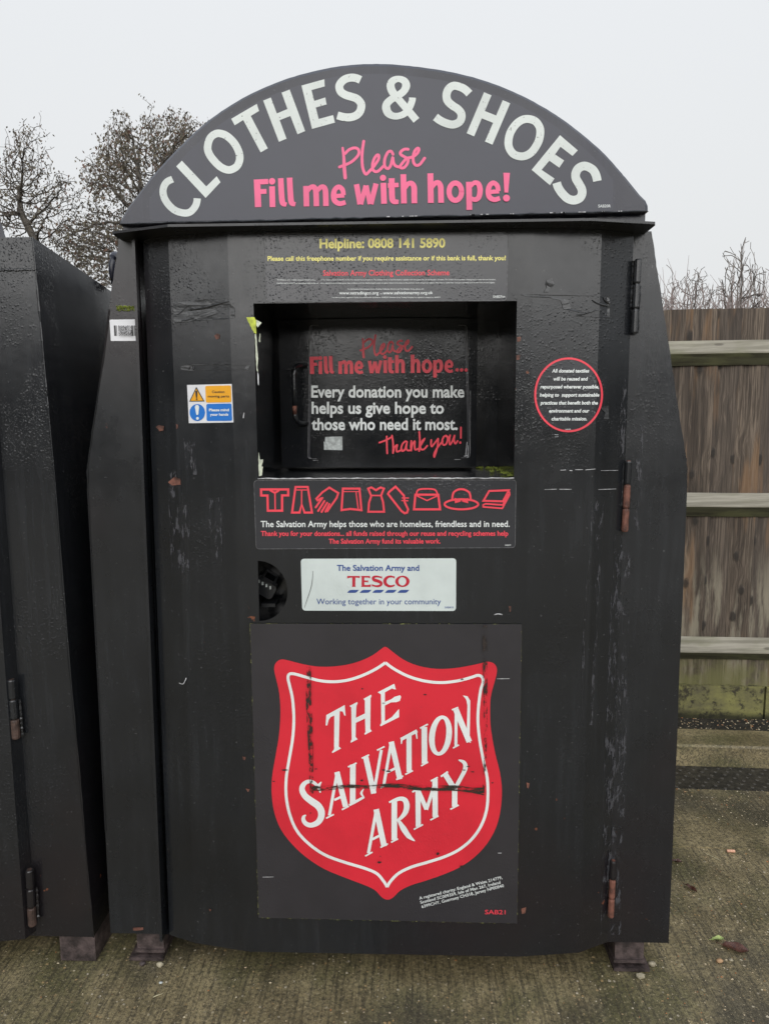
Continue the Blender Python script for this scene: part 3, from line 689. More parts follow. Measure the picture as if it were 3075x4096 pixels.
g = MB(); L3(g, 'Thank you for your donations... all funds raised through our reuse and recycling schemes help', 130, 406, 1497, 405, 26); L3(g, 'The Salvation Army fund its valuable work.', 505, 449, 1123, 448, 26); g.build('red_lettering', MT['redprint'], ic)

# white supermarket sticker
tq = panel('white_sticker', [(1203, 2235), (1824, 2233), (1823, 2444), (1209, 2442.5)], 15, S_door, O1, MT['tescowhite'], door)
g = MB(); L3(g, 'The Salvation Army and', 550, 599, 1005, 599, 31); L3(g, 'Working together in your community', 437, 785, 1125, 785, 31, 0.004); L3(g, 'SAB41R', 1146, 807, 1196, 807, 10, 0.005)
E5 = cr(1340, 2230, .2167)
for i in range(5):
    x = 232 * i; g.poly(E5([(222 + x, 652), (250 + x, 620), (272 + x, 603), (300 + x, 597), (440 + x, 597), (412 + x, 628), (392 + x, 645), (365 + x, 652)]), S_door, O2)
g.build('lettering', MT['blue'], tq)
g = MB()
g.poly(E5([(225, 340), (460, 340), (457, 380), (420, 372), (375, 370), (373, 520), (382, 541), (308, 541), (318, 520), (318, 370), (270, 372), (225, 388)]), S_door, O2)
g.poly(E5([(478, 340), (645, 340), (648, 386), (605, 370), (540, 370), (540, 423), (595, 426), (610, 418), (612, 464), (595, 454), (540, 454), (540, 507), (600, 509), (662, 495), (658, 543), (480, 543), (490, 520), (490, 362)]), S_door, O2)
q = lambda pts, w, cl=False: g.stroke(E5(pts), [x * .2167 for x in w] if isinstance(w, list) else w * .2167, S_door, O2, closed=cl)
q([(862, 372), (800, 354), (735, 352), (703, 378), (722, 413), (790, 435), (842, 462), (850, 495), (812, 524), (750, 528), (684, 510)], [24, 30, 38, 50, 56, 58, 56, 48, 40, 32, 26]); q([(858, 345), (861, 392)], 10); q([(685, 490), (684, 540)], 10)
q([(1095, 368), (1040, 350), (980, 358), (932, 395), (920, 440), (935, 488), (985, 525), (1045, 528), (1100, 510)], [24, 32, 42, 56, 60, 56, 44, 34, 24]); q([(1092, 342), (1095, 388)], 10)
n_ = 40; o_ = [E5([(1242 + 132 * math.cos(a), 440 + 104 * math.sin(a))])[0] for a in np.linspace(0, 2 * math.pi, n_ + 1)[:-1]]; i_ = [E5([(1240 + 72 * math.cos(a), 440 + 77 * math.sin(a))])[0] for a in np.linspace(0, 2 * math.pi, n_ + 1)[:-1]]
g.add([S_door(p, O2) for p in o_ + i_], [(k, (k + 1) % n_, n_ + (k + 1) % n_, n_ + k) for k in range(n_)])
g.build('shop_name', MT['crimson'], tq)
g = MB(); g.stroke(D3([(418, 600), (410, 680), (385, 760), (370, 805)]), [1.2, 2.2, 2.0, 1.0], S_door, O2); g.build('scratch', MT['ink'], tq)

# board with the red shield
BT = 0.004
B4 = cr(950, 2450, .7225)
bd = panel('shield_board', [(1000.6, 2494.8), (2086.5, 2497), (2067.7, 3694), (1035, 3671)], 0, S_door, BT, MT['board'], door, BT, MT['edgemoss'])
g = MB()
for pa_, pb_ in (((1001, 2494), (2087, 2496)), ((2086, 2497), (2068, 3694)), ((2068, 3695), (1035, 3672)), ((1034, 3671), (1000, 2495))):
    P = [(pa_[0] + (pb_[0] - pa_[0]) * t + random.uniform(-1, 1), pa_[1] + (pb_[1] - pa_[1]) * t + random.uniform(-1, 1)) for t in np.linspace(0, 1, 40)]
    g.stroke(P, [random.uniform(1.5, 4.0) for _ in P], S_door, BT + 0.0004, smooth=False)
g.build('edge_algae', MT['edgemoss'], bd)
g = MB()
SH = [(820, 190), (855, 215), (920, 262), (1000, 295), (1100, 312), (1200, 308), (1290, 293), (1350, 280), (1380, 272), (1415, 280), (1433, 305), (1433, 340), (1420, 390), (1400, 470), (1397, 560), (1402, 650), (1425, 780), (1450, 880), (1462, 980), (1455, 1090), (1430, 1190), (1380, 1280), (1310, 1355), (1230, 1410), (1140, 1450), (1040, 1485), (960, 1510), (900, 1540), (860, 1578), (830, 1590), (800, 1578), (760, 1537), (700, 1508), (600, 1470), (480, 1420), (380, 1355), (300, 1280), (240, 1200), (205, 1110), (190, 1010), (192, 910), (210, 800), (230, 680), (238, 560), (232, 450), (215, 370), (203, 315), (212, 280), (240, 260), (280, 265), (350, 283), (430, 298), (510, 300), (600, 290), (680, 268), (750, 235), (795, 202)]
sh, _ = spline(B4(SH), [1] * len(SH), True, 3)
g.poly([tuple(p) for p in sh], S_door, BT + O1)
emb = g.build('shield_emblem', MT['shieldred'], bd)
g = MB()
WL = [(870, 315), (950, 355), (1040, 380), (1130, 388), (1220, 378), (1290, 360), (1330, 348), (1352, 358), (1358, 385), (1345, 430), (1333, 520), (1330, 610), (1340, 710), (1360, 820), (1380, 910), (1385, 1000), (1378, 1090), (1350, 1175), (1300, 1250), (1230, 1310), (1150, 1350), (1060, 1380), (960, 1410), (890, 1445), (845, 1490)]
WR = [(810, 1490), (770, 1445), (700, 1415), (600, 1385), (490, 1345), (400, 1285), (330, 1210), (290, 1120), (270, 1020), (270, 920), (285, 820), (305, 700), (312, 590), (305, 480), (290, 410), (280, 365), (287, 342), (315, 340), (380, 358), (460, 378), (540, 383), (620, 372), (700, 345), (770, 310)]
OS = BT + O2
g.stroke(B4([(818, 278)] + WL + [(828, 1520)]), 16 * .7225, S_door, OS); g.stroke(B4([(828, 1520)] + WR + [(818, 278)]), 16 * .7225, S_door, OS)
SS = cr(1200, 2680, .4696)
def st(pts, w, sm=True): g.stroke(SS(pts), [x * .4696 for x in w] if isinstance(w, list) else w * .4696, S_door, OS, smooth=sm)
def pl(pts): g.poly(SS(pts), S_door, OS)
pl([(218, 472), (224, 384), (380, 298), (388, 392), (376, 385), (364, 354), (338, 350), (330, 652), (350, 668), (275, 708), (272, 698), (290, 675), (292, 388), (262, 400), (244, 425), (232, 472)])
pl([(420, 307), (487, 272), (490, 283), (480, 305), (475, 408), (552, 370), (552, 262), (540, 246), (604, 210), (608, 222), (600, 240), (598, 505), (612, 520), (552, 552), (548, 543), (557, 528), (553, 413), (475, 450), (473, 570), (490, 590), (432, 620), (430, 610), (440, 590), (436, 318)])
pl([(660, 190), (802, 117), (816, 165), (800, 164), (782, 157), (722, 190), (722, 272), (775, 250), (805, 228), (852, 215), (860, 230), (850, 262), (820, 274), (775, 275), (722, 303), (722, 437), (780, 402), (830, 345), (843, 332), (843, 402), (685, 480), (680, 472), (692, 450), (688, 207)])
S10 = cr(1180, 2780, .2712)
g.stroke(S10([(372, 1440), (352, 1370), (300, 1310), (235, 1275), (160, 1290), (110, 1350), (110, 1420), (160, 1500), (250, 1570), (335, 1630), (385, 1710), (385, 1800), (335, 1880), (240, 1920), (165, 1900), (125, 1845), (130, 1795), (165, 1770)]), [x * .2712 for x in (16, 40, 48, 50, 60, 78, 86, 92, 100, 104, 102, 94, 84, 70, 66, 62, 48, 8)], S_door, OS)
g.stroke(S10([(390, 1280), (355, 1330), (352, 1380), (380, 1440)]), [x * .2712 for x in (10, 44, 44, 10)], S_door, OS)
def serif(a, b_, w=13): st([a, b_], w, False)
def thin(a, b_, w): st([a, b_], w, False)
thin((250, 1240), (316, 872), 25); thin((314, 868), (388, 1165), 46); thin((292, 1108), (346, 1082), 20); serif((222, 1263), (288, 1230)); serif((356, 1190), (416, 1160))
thin((450, 805), (448, 1138), 48); serif((408, 826), (482, 792)); st([(424, 1152), (480, 1118), (545, 1082)], [14, 24, 20], False); st([(546, 1088), (522, 1050), (542, 1012)], [10, 22, 6]); serif((418, 1152), (470, 1126), 18)
thin((558, 735), (628, 1052), 46); thin((692, 680), (628, 1050), 25); serif((525, 752), (588, 722)); serif((655, 684), (719, 652))
thin((712, 985), (776, 615), 25); thin((776, 610), (850, 930), 46); thin((742, 872), (808, 838), 20); serif((685, 1004), (748, 972)); serif((818, 934), (878, 902))
thin((927, 560), (928, 870), 44); st([(858, 592), (925, 556), (996, 518)], 28, False); st([(866, 585), (862, 630)], [20, 8], False); st([(986, 525), (996, 586)], [20, 8], False); serif((895, 890), (960, 857))
thin((1057, 485), (1059, 798), 48); serif((1020, 497), (1088, 461)); serif((1030, 817), (1090, 783))
g.stroke(SS([(1195 + 72 * math.cos(a) - (155 * math.sin(a)) * .1, 558 + 156 * math.sin(a)) for a in np.linspace(0, 2 * math.pi, 19)[:-1]]), [.4696 * (26 + 24 * abs(math.cos(a))) for a in np.linspace(0, 2 * math.pi, 19)[:-1]], S_door, OS, closed=True)
thin((1328, 335), (1326, 648), 25); thin((1325, 335), (1440, 612), 48); pl([(1385, 216), (1425, 224), (1448, 262), (1443, 605), (1418, 560), (1424, 300), (1412, 250)]); serif((1292, 340), (1346, 318)); serif((1301, 665), (1352, 638)); serif((1420, 598), (1452, 618), 8)
thin((582, 1562), (650, 1190), 26); thin((648, 1186), (716, 1502), 48); thin((614, 1443), (682, 1408), 21); serif((555, 1585), (616, 1551)); serif((684, 1512), (748, 1480))
thin((802, 1110), (802, 1450), 48); serif((758, 1128), (802, 1104), 16); serif((774, 1468), (834, 1438)); st([(802, 1112), (850, 1096), (892, 1108), (908, 1155), (896, 1212), (860, 1258), (825, 1285)], [30, 34, 44, 50, 44, 30, 18]); st([(838, 1280), (880, 1350), (925, 1415), (977, 1457)], [20, 50, 42, 5])
thin((1003, 1020), (1006, 1335), 44); serif((955, 1040), (1006, 1010), 16); serif((968, 1358), (1046, 1316)); thin((1008, 1030), (1076, 1186), 36); thin((1076, 1190), (1160, 925), 28); thin((1148, 930), (1150, 1255), 46); serif((1108, 1278), (1178, 1242)); serif((1112, 946), (1172, 914), 14)
thin((1234, 885), (1316, 1018), 46); thin((1316, 1005), (1315, 1165), 46); thin((1318, 1010), (1396, 868), 34); st([(1390, 880), (1408, 825), (1392, 785), (1348, 766)], [34, 40, 32, 8]); serif((1278, 1187), (1350, 1150)); serif((1198, 908), (1258, 866), 16)
g.build('lettering', MT['shieldwhite'], emb)
g = MB()
for sx, a_, b_ in (('A registered charity: England & Wales 214779,', (1007, 1590), (1465, 1474)), ('Scotland SC009359, Isle of Man 267, Ireland', (1013, 1613), (1455, 1501)), ('6399CHY, Guernsey CH318, Jersey NP00840', (1020, 1637), (1474, 1519))): text(g, sx, B4([a_])[0], B4([b_])[0], 11.5, S_door, OS, 0.01)
g.build('small_print', MT['white'], bd)
g = MB(); text(g, 'SAB21', B4([(1368, 1670)])[0], B4([(1482, 1671)])[0], 17, S_door, OS, 0.008); g.build('code', MT['redprint'], bd)
# grime left by an older sticker and by run-off
g = MB(); OD = BT + 0.0050
S10d = lambda pts: S10(pts)
g.stroke(S10([(205, -420), (200, 0), (205, 200), (215, 400), (228, 700), (235, 900), (240, 1200), (248, 1460)]), [x * .2712 for x in (60, 80, 82, 80, 74, 66, 58, 46)], S_door, OD)
g.build('grime_streak', MT['dirt'], emb); g = MB(); g.stroke(B4([(1368, 70), (1370, 300), (1372, 640), (1368, 850), (1362, 1000)]), [18, 18, 14, 9, 10], S_door, OD)
g.build('grime_streak', MT['dirt'], emb)
g = MB(); g.stroke(B4([(415, 975), (520, 970), (620, 962), (720, 966), (850, 958), (960, 968), (1060, 975), (1200, 972), (1300, 985), (1365, 990)]), [22, 18, 14, 12, 16, 18, 20, 22, 20, 34], S_door, OD + .001); g.build('grime_line', MT['dirth'], emb)
g = MB()
for x, y, a_, b_ in ((262, 872, 18, 5), (690, 422, 5, 5), (1037, 455, 9, 4), (808, 872, 10, 4), (835, 878, 14, 5), (785, 1383, 11, 6), (1108, 1335, 8, 9), (1240, 1405, 12, 5), (1410, 943, 6, 4), (1243, 370, 9, 4), (688, 930, 8, 6), (1300, 882, 12, 3), (435, 866, 9, 3), (808, 502, 9, 2), (1275, 852, 10, 3), (200, 935, 7, 3), (404, 1110, 3, 5), (790, 1350, 3, 3), (1252, 872, 10, 3)):
    L = [(x + a_ * math.cos(t) * random.uniform(.7, 1.2), y + b_ * math.sin(t) * random.uniform(.7, 1.2)) for t in np.linspace(0, 2 * math.pi, 10)[:-1]]
    g.poly(B4(L), S_door, OD + .0015)
g.build('dirt_spots', MT['ink'], emb)

# round sticker, safety sticker, barcode label
g = MB(); RC = cr(2050, 1100, .4522); cc = RC([(493, 1060)])[0]
for rr in range(6):
    r0_, r1_ = rr / 6, (rr + 1) / 6
    nn = 48; A_ = [2 * math.pi * i / nn for i in range(nn)]
    P0 = [S_door((cc[0] + 300 * .4522 * r0_ * math.cos(a), cc[1] + 327 * .4522 * r0_ * math.sin(a)), O1) for a in A_]; P1 = [S_door((cc[0] + 300 * .4522 * r1_ * math.cos(a), cc[1] + 327 * .4522 * r1_ * math.sin(a)), O1) for a in A_]
    g.add(P0 + P1, [(i, nn + i, nn + (i + 1) % nn, (i + 1) % nn) for i in range(nn)] if rr else [(i, nn + i, nn + (i + 1) % nn) for i in range(nn)])
rs = g.build('round_sticker', MT['sticker'], door)
g = MB(); g.disc(cc, 304 * .4522, 331 * .4522, S_door, O2, 64, inner=(286 * .4522, 313 * .4522)); g.build('red_ring', MT['redprint'], rs)
g = MB()
for sx, x0_, x1_, y_ in (('All donated textiles', 345, 672, 862), ('will be reused and', 355, 658, 933), ('repurposed wherever possible,', 243, 760, 1003), ('helping to  support sustainable', 238, 762, 1075), ('practices that benefit both the', 245, 750, 1145), ('environment and our', 318, 673, 1216), ('charitable mission.', 340, 655, 1286)):
    text(g, sx, RC([(x0_, y_)])[0], RC([(x1_, y_)])[0], 30 * .4522, S_door, O2 + .0004, 0.028, 0.16)
text(g, 'SAB42R', RC([(463, 1370)])[0], RC([(513, 1369)])[0], 4, S_door, O2 + .0016, 0.01)
g.build('lettering', MT['white'], rs)
Q = cr(600, 1100, .3165)
cs_ = panel('safety_sticker', Q([(470, 1390), (1035, 1377), (1057, 1863), (493, 1873)]), 0, S_door, O1, MT['paper'], door)
g = MB(); g.poly(rrect(Q([(700, 1402), (1025, 1395), (1030, 1607), (708, 1613)]), 7), S_door, O2); g.build('amber_panel', MT['amber'], cs_)
g = MB(); g.poly(rrect(Q([(713, 1630), (1030, 1623), (1040, 1842), (718, 1845)]), 7), S_door, O2); g.disc(Q([(600, 1738)])[0], 97 * .3165, 107 * .3165, S_door, O2, 40); g.build('blue_panel', MT['signblue'], cs_)
g = MB(); g.poly(Q([(587, 1412), (692, 1598), (497, 1600)]), S_door, O2)
text(g, 'Caution', Q([(785, 1491)])[0], Q([(943, 1490)])[0], 30 * .3165, S_door, O2 + .0006, 0.012); text(g, 'moving parts', Q([(733, 1547)])[0], Q([(1002, 1545)])[0], 29 * .3165, S_door, O2 + .0006, 0.012)
g.build('lettering', MT['ink'], cs_)
g = MB(); g.poly(Q([(587, 1437), (675, 1588), (514, 1590)]), S_door, O2 + .0006); g.build('warning_triangle', MT['amber'], cs_)
g = MB(); g.stroke(Q([(588, 1474), (590, 1545)]), [9, 5], S_door, O2 + .0010, cap=True); g.disc(Q([(592, 1569)])[0], 3.4, 3.6, S_door, O2 + .0010, 14); g.build('exclamation_mark', MT['ink'], cs_)
g = MB(); g.stroke(Q([(596, 1668), (600, 1755)]), [17, 9], S_door, O2 + .0010, cap=True); g.disc(Q([(602, 1812)])[0], 5.5, 5.8, S_door, O2 + .0010, 16)
text(g, 'Please mind', Q([(748, 1722)])[0], Q([(1000, 1720)])[0], 32 * .3165, S_door, O2 + .0006, 0.03); text(g, 'your hands', Q([(760, 1779)])[0], Q([(992, 1777)])[0], 31 * .3165, S_door, O2 + .0006, 0.03)
g.build('white_lettering', MT['white'], cs_)
V = cr(430, 1200, .0903)
bl = panel('barcode_label', V([(100, 870), (1422, 852), (1470, 1810), (160, 1815)]), 3, plate, O1, MT['paper'], bank)
g = MB()
for x, w in ((330, 80), (405, 22), (1095, 72), (1160, 12), (1205, 34), (1255, 12), (1278, 14)): g.stroke(V([(x, 1128), (x + 26, 1588)]), w * .0903, plate, O2, smooth=False)
for rw in range(11):
    y0_ = 1128 + 42 * rw; x = 490
    while x < 1040:
        w = random.choice((14, 22, 30, 44)); 
        g.stroke(V([(x + w / 2 + rw * 2.4, y0_), (x + w / 2 + rw * 2.4 + 2, y0_ + 40)]), w * .0903, plate, O2, smooth=False); x += w + random.choice((16, 24, 34, 46))
g.build('barcode', MT['ink'], bl)

# tape, torn tape and paper, scratches, rust, moss
def ragged(pts, n=6, a=2.0):
    out = []
    for i in range(len(pts)):
        p, q = np.array(pts[i], float), np.array(pts[(i + 1) % len(pts)], float)
        k = n if np.linalg.norm(q - p) > 18 else 2
        for j in range(k): out.append(tuple(p + (q - p) * j / k + rng.uniform(-a, a, 2) * (j > 0)))
    return out
def patch(name, pts, surf, off, mat, parent, a=1.5, folds=()):
    g = MB(); L = ragged(pts, 6, a); g.poly(L, surf, off); n = len(L)
    g.add([surf(p, off) for p in L] + [surf(p, off - 0.0009) for p in L], [(i, (i + 1) % n, n + (i + 1) % n, n + i) for i in range(n)])
    for fa_, fb_, w in folds:                                   # creases standing up from the tape
        P = [S_door((fa_[0] + (fb_[0] - fa_[0]) * t, fa_[1] + (fb_[1] - fa_[1]) * t + 3 * math.sin(t * 5)), off) for t in np.linspace(0, 1, 9)]
        g.tube(P, [w * (0.25 + 0.75 * math.sin(math.pi * (0.1 + 0.85 * t))) for t in np.linspace(0, 1, 9)], 6)
    return g.build(name, mat, parent)
patch('black_tape', Q([(295, 350), (800, 300), (1000, 330), (1030, 385), (1075, 420), (1070, 540), (310, 606)]), S_door, 0.0016, MT['tape'], door, 1.4, [(Q([(490, 440)])[0], Q([(1000, 345)])[0], 0.0026), (Q([(335, 505)])[0], Q([(490, 390)])[0], 0.0012), (Q([(400, 570)])[0], Q([(560, 550)])[0], 0.0018)])
patch('black_tape', Q([(395, 1145), (520, 1132), (830, 1128), (1270, 1140), (1240, 1196), (800, 1200), (440, 1208), (392, 1190)]), S_door, 0.0013, MT['tape'], door, 0.8, [(Q([(480, 1200)])[0], Q([(520, 1145)])[0], 0.0013), (Q([(548, 1195)])[0], Q([(562, 1150)])[0], 0.001)])
patch('black_tape', RC([(70, 172), (850, 186), (858, 250), (855, 380), (545, 366), (590, 330), (450, 300), (420, 225), (330, 200), (120, 190)]), S_door, 0.0016, MT['tape'], door, 1.2, [(RC([(570, 350)])[0], RC([(745, 318)])[0], 0.0016), (RC([(700, 220)])[0], RC([(850, 290)])[0], 0.0018), (RC([(800, 195)])[0], RC([(858, 270)])[0], 0.0022)])
patch('tape_scrap', RC([(300, 45), (345, 30), (370, 85), (330, 120), (315, 150), (272, 155), (300, 110), (290, 80)]), S_door, 0.0022, MT['tape'], door, 1.0, [(RC([(300, 60)])[0], RC([(340, 120)])[0], 0.0016)])
patch('tape_scrap', RC([(770, 1170), (845, 1155), (848, 1275), (800, 1275), (820, 1220)]), S_door, 0.0014, MT['tape'], door, 1.2)
X4 = cr(950, 1200, .339)
patch('torn_lime_tape', X4([(105, 205), (200, 202), (220, 235), (222, 400), (195, 385), (150, 305)]), S_door, 0.0020, MT['lime'], door, 0.8)
def S_edge(p, off=0.0):                                          # wraps round the cut edge into the recess
    q = at(p, 0.004); return np.array([max(q[0], OX0 + 0.0012), 0.010 + (q[0] - OX0) * 1.2, q[2]]) if q[0] > OX0 else np.array([q[0], -0.002, q[2]])
patch('torn_paper', X4([(222, 232), (285, 268), (240, 325), (224, 300)]), lambda p, o=0: at(p, -0.003 - o), 0.0, MT['oldpaper'], door, 0.8)
patch('torn_paper', X4([(205, 400), (222, 405), (235, 600), (246, 690), (236, 790), (246, 850), (226, 830), (215, 620)]), lambda p, o=0: at(p, -0.002 - o), 0.0, MT['oldpaper'], door, 0.8)
patch('torn_paper', X4([(236, 850), (250, 880), (253, 1010), (240, 985)]), lambda p, o=0: at(p, -0.002 - o), 0.0, MT['paper'], door, 0.6)
patch('torn_paper', X4([(250, 1795), (268, 1885), (305, 1880), (285, 1965), (303, 1970), (285, 2075), (255, 2080), (247, 1900)]), lambda p, o=0: at(p, -0.002 - o), 0.0, MT['oldpaper'], door, 1.0)
patch('torn_paper', X4([(262, 395), (272, 400), (270, 500), (250, 490)]), lambda p, o=0: at(p, 0.02 - o), 0.0, MT['oldpaper'], chute, 0.6)
g = MB(); nn = 0
mo = V([(395, 262), (1372, 245), (1352, 490), (420, 485)])
for i in range(220):
    u, v_ = random.random(), random.random()
    p = (mo[0][0] + (mo[1][0] - mo[0][0]) * u, mo[0][1] + (mo[3][1] - mo[0][1]) * v_); c_ = plate(p, 0.001); r_ = random.uniform(0.001, 0.0026)
    g.add([c_ + r_ * np.array(q) for q in ((1, 0, 0), (-.5, 0, .9), (-.5, 0, -.8), (0, -1.1, 0))], [(0, 1, 3), (1, 2, 3), (2, 0, 3)])
tag(g.build('moss_strip', MT['moss'], bank), kind='stuff')
g = MB(); Z5 = cr(1800, 1200, .339)
for cx, cy, n_, sp in ((330, 1978, 26, 20), (440, 1980, 26, 26), (530, 1985, 30, 26), (590, 2010, 16, 18), (660, 2045, 34, 24), (710, 2075, 20, 16), (480, 2025, 8, 20)):
    for i in range(n_):
        q = (cx + random.gauss(0, sp), cy + random.gauss(0, 7)); c_ = onz(Z5([q])[0], OZ0 + 0.004)
        c_[1] = min(max(c_[1], 0.02), CD - 0.01); r_ = random.uniform(0.002, 0.0048)
        g.add([c_ + r_ * np.array(v_) for v_ in ((1, 0, 0), (-.5, .9, 0), (-.5, -.9, 0), (0, 0, 1.3), (0, 0, -.6))], [(0, 1, 3), (1, 2, 3), (2, 0, 3)])
tag(g.build('moss', MT['moss'], chute), kind='stuff')
# paint flaking and lime run down the creases and the hinge line
for pts, w in (([(2498, 1500), (2480, 1830)], [16, 26]), ([(2470, 2140), (2452, 2600), (2436, 3100), (2420, 3740)], [34, 40, 44, 40]), ([(700, 1880), (712, 2350)], [60, 46]), ([(735, 2020), (742, 2300)], [50, 30]), ([(2395, 1980), (2360, 2500), (2345, 2900)], [50, 60, 46]), ([(860, 1990), (868, 2260)], [60, 40]), ([(760, 1750), (768, 1900)], [50, 40])):
    g = MB(); g.stroke(pts, w, S_door, 0.0010, smooth=False); g.build('flaked_paint', MT['flake'], door)
for pts, w in (([(2560, 1700), (2545, 2120)], [22, 36]), ([(2500, 2150), (2485, 2600), (2470, 3300), (2462, 3740)], [40, 56, 50, 40])):
    g = MB(); g.stroke(pts, w, plate, 0.0010, smooth=False); g.build('flaked_paint', MT['flake'], bank)
# bare scratches
g = MB()
for pts, w in ((RC([(420, 1727), (470, 1724)]), 2), (RC([(500, 1729), (526, 1731)]), 3), (RC([(550, 1722), (620, 1722)]), 2), (RC([(640, 1724), (728, 1716)]), 2), (RC([(280, 1898), (390, 1894)]), 2), (RC([(410, 1895), (520, 1896)]), 2), (RC([(755, 1898), (912, 1892)]), 2), (RC([(780, 1730), (930, 1728)]), 1.4), (RC([(368, 1412), (402, 1414)]), 1.6), (RC([(370, 1432), (402, 1430)]), 1.6),
               (Q([(1180, 1810), (1190, 1740)]), 4), (D3([(1420, 843), (1440, 838), (1465, 842)]), 4), (B4([(1435, 367), (1505, 366)]), 2.4), (B4([(140, 1465), (200, 1464)]), 2), (B4([(1440, 1332), (1460, 1332)]), 2), (cr(0, 2600, .6762)([(1060, 195), (1085, 200), (1103, 165)]), 3)):
    g = MB(); g.stroke(pts, w, S_door, 0.0022 if pts[0][1] < 2495 else BT + .002); g.build('scratch', MT['scrape'], door)
for pts, su in ((Q([(815, 765), (845, 738), (885, 750), (880, 800), (840, 815)]), S_door), (Q([(75, 1920), (110, 1895), (180, 1910), (175, 1960), (120, 1975)]), S_door), (Q([(330, 1880), (350, 1890), (358, 1930), (338, 1950)]), S_door), (RC([(35, 550), (70, 545), (68, 585), (40, 590)]), S_door), (RC([(30, 710), (65, 705), (62, 745), (32, 750)]), S_door),
                (cr(0, 800, .5424)([(1240, 2080), (1290, 2040), (1330, 2055), (1335, 2100), (1270, 2105)]), S_door), (cr(400, 3400, .4816)([(275, 645), (362, 642), (362, 664), (278, 668)]), plate), (D3([(1500, 795), (1512, 795), (1512, 825), (1504, 825)]), S_door), (B4([(28, 795), (45, 800), (42, 818), (30, 815)]), S_door), (B4([(45, 975), (68, 978), (60, 995)]), S_door), (B4([(1598, 940), (1615, 945), (1610, 975), (1600, 970)]), S_door), (B4([(1570, 1640), (1595, 1630), (1592, 1665), (1572, 1668)]), S_door),
                (cr(400, 3400, .4816)([(905, 490), (925, 495), (915, 512)]), S_door)):
    g = MB(); g.poly(ragged(pts, 3, 1.2), su, 0.0012); g.build('rust_patch', MT['rust'], door if su is S_door else bank)

# ------------------------------------------------------------------ the bank next to it
nb_ = tag(empty('clothes_bank', (-1.55, 0.5, 0.0)), 'plain black steel bank beaded with rain, cut off by the left edge', 'clothes bank')
EDGE = [(131, 948), (163, 1288), (190, 1586), (222, 1939), (280, 2668), (318, 3073), (345, 3411), (376, 3748)]
ew = [plate(p) for p in EDGE]; ew = [(p[0], p[2]) for p in ew]
ztop, zbot = ew[0][1], ew[-1][1]
MIR = -3.05                                                   # mirror: the far side is out of the picture
nx = np.array([ew[-1][0] - ew[0][0], 0, ew[-1][1] - ew[0][1]]); nrm = np.cross(nx, (0, 1, 0))
dr = ray((447, 1166)); P0 = np.array([ew[0][0], YS, ew[0][1]])
tt = np.dot(P0 - CAM, nrm) / np.dot(dr, nrm); PB = CAM + dr * tt
slope = (PB - P0) / (PB[1] - P0[1])                            # the shoulder falls towards the back
def backp(x, z): 
    q = np.array([x, YS, z]) ; return q + slope * (BACK - YS) * 1.0 if abs(z - ztop) < 1e-6 else q + np.array([0, BACK - YS, 0])
b = MB()
wv = [(x, z) for x, z in sum([[(ax + (bx - ax) * k / 8, az + (bz - az) * k / 8) for k in range(8)] for (ax, az), (bx, bz) in zip(ew, ew[1:])], [])] + [ew[-1]]
fr = [(x, YS, z) for x, z in wv]; n = len(fr)
bk = []
for i, (x, z) in enumerate(wv):
    t = (z - zbot) / (ztop - zbot); zt_ = zbot + t * (PB[2] + (BACK - PB[1]) * slope[2] - zbot)
    xt_ = x + slope[0] * (BACK - YS) * t
    bk.append((xt_, BACK, zt_))
b.add(fr + bk, [(i, i + 1, n + i + 1, n + i) for i in range(n - 1)])
m_ = lambda L: [(MIR - x, y, z) for x, y, z in L]
b.add(m_(fr) + m_(bk), [(i, n + i, n + i + 1, i + 1) for i in range(n - 1)])
b.add(bk + m_(bk)[::-1], [tuple(range(2 * n))])
b.add([fr[0], bk[0], m_(bk)[0], m_(fr)[0]], [(0, 1, 2, 3)]); b.add([fr[-1], bk[-1], m_(bk)[-1], m_(fr)[-1]], [(3, 2, 1, 0)])
# front sheet, full width, behind the door
ptop = [plate((7, 951))[2]]
b.add(fr + m_(fr)[::-1], [tuple(range(2 * n))])
body = b.build('body', MT['neighbour'], nb_)
w = MB()
pts = [(x + 0.0005, YS - 0.001, z) for x, z in wv[::1]]
w.tube(pts, [random.uniform(0.0012, 0.0032) for _ in pts], 6)
wa, wb = plate((146, 1079)), plate((-400, 1085))
pts = [wa + (wb - wa) * t + np.array([0, 0, random.uniform(-.0012, .0012)]) for t in np.linspace(0, 1, 110)]
w.tube(pts, [random.uniform(0.0022, 0.0042) for _ in pts], 7)
w.build('weld_bead', MT['neighbour'], body)
# upright plate on top of it, almost wholly outside the picture
la = plate((12, 944)); q = MB(); zl = la[2]; xr_ = la[0]
prof = [(xr_, zl - 0.004), (xr_ - 0.004, zl + 0.01), (xr_ - 0.012, zl + 0.04), (xr_ - 0.10, zl + 0.24), (xr_ - 0.25, zl + 0.33), (xr_ - 0.45, zl + 0.38)]
prof = prof + [(MIR - x, z) for x, z in reversed(prof)]
n2 = len(prof); q.add([(x, YS + 0.004, z) for x, z in prof] + [(x, YS + 0.016, z) for x, z in prof], [tuple(range(n2))] + [(i, i + 1, n2 + i + 1, n2 + i) for i in range(n2 - 1)] + [tuple(range(n2, 2 * n2))[::-1]])
q.build('top_plate', MT['lid'], nb_)
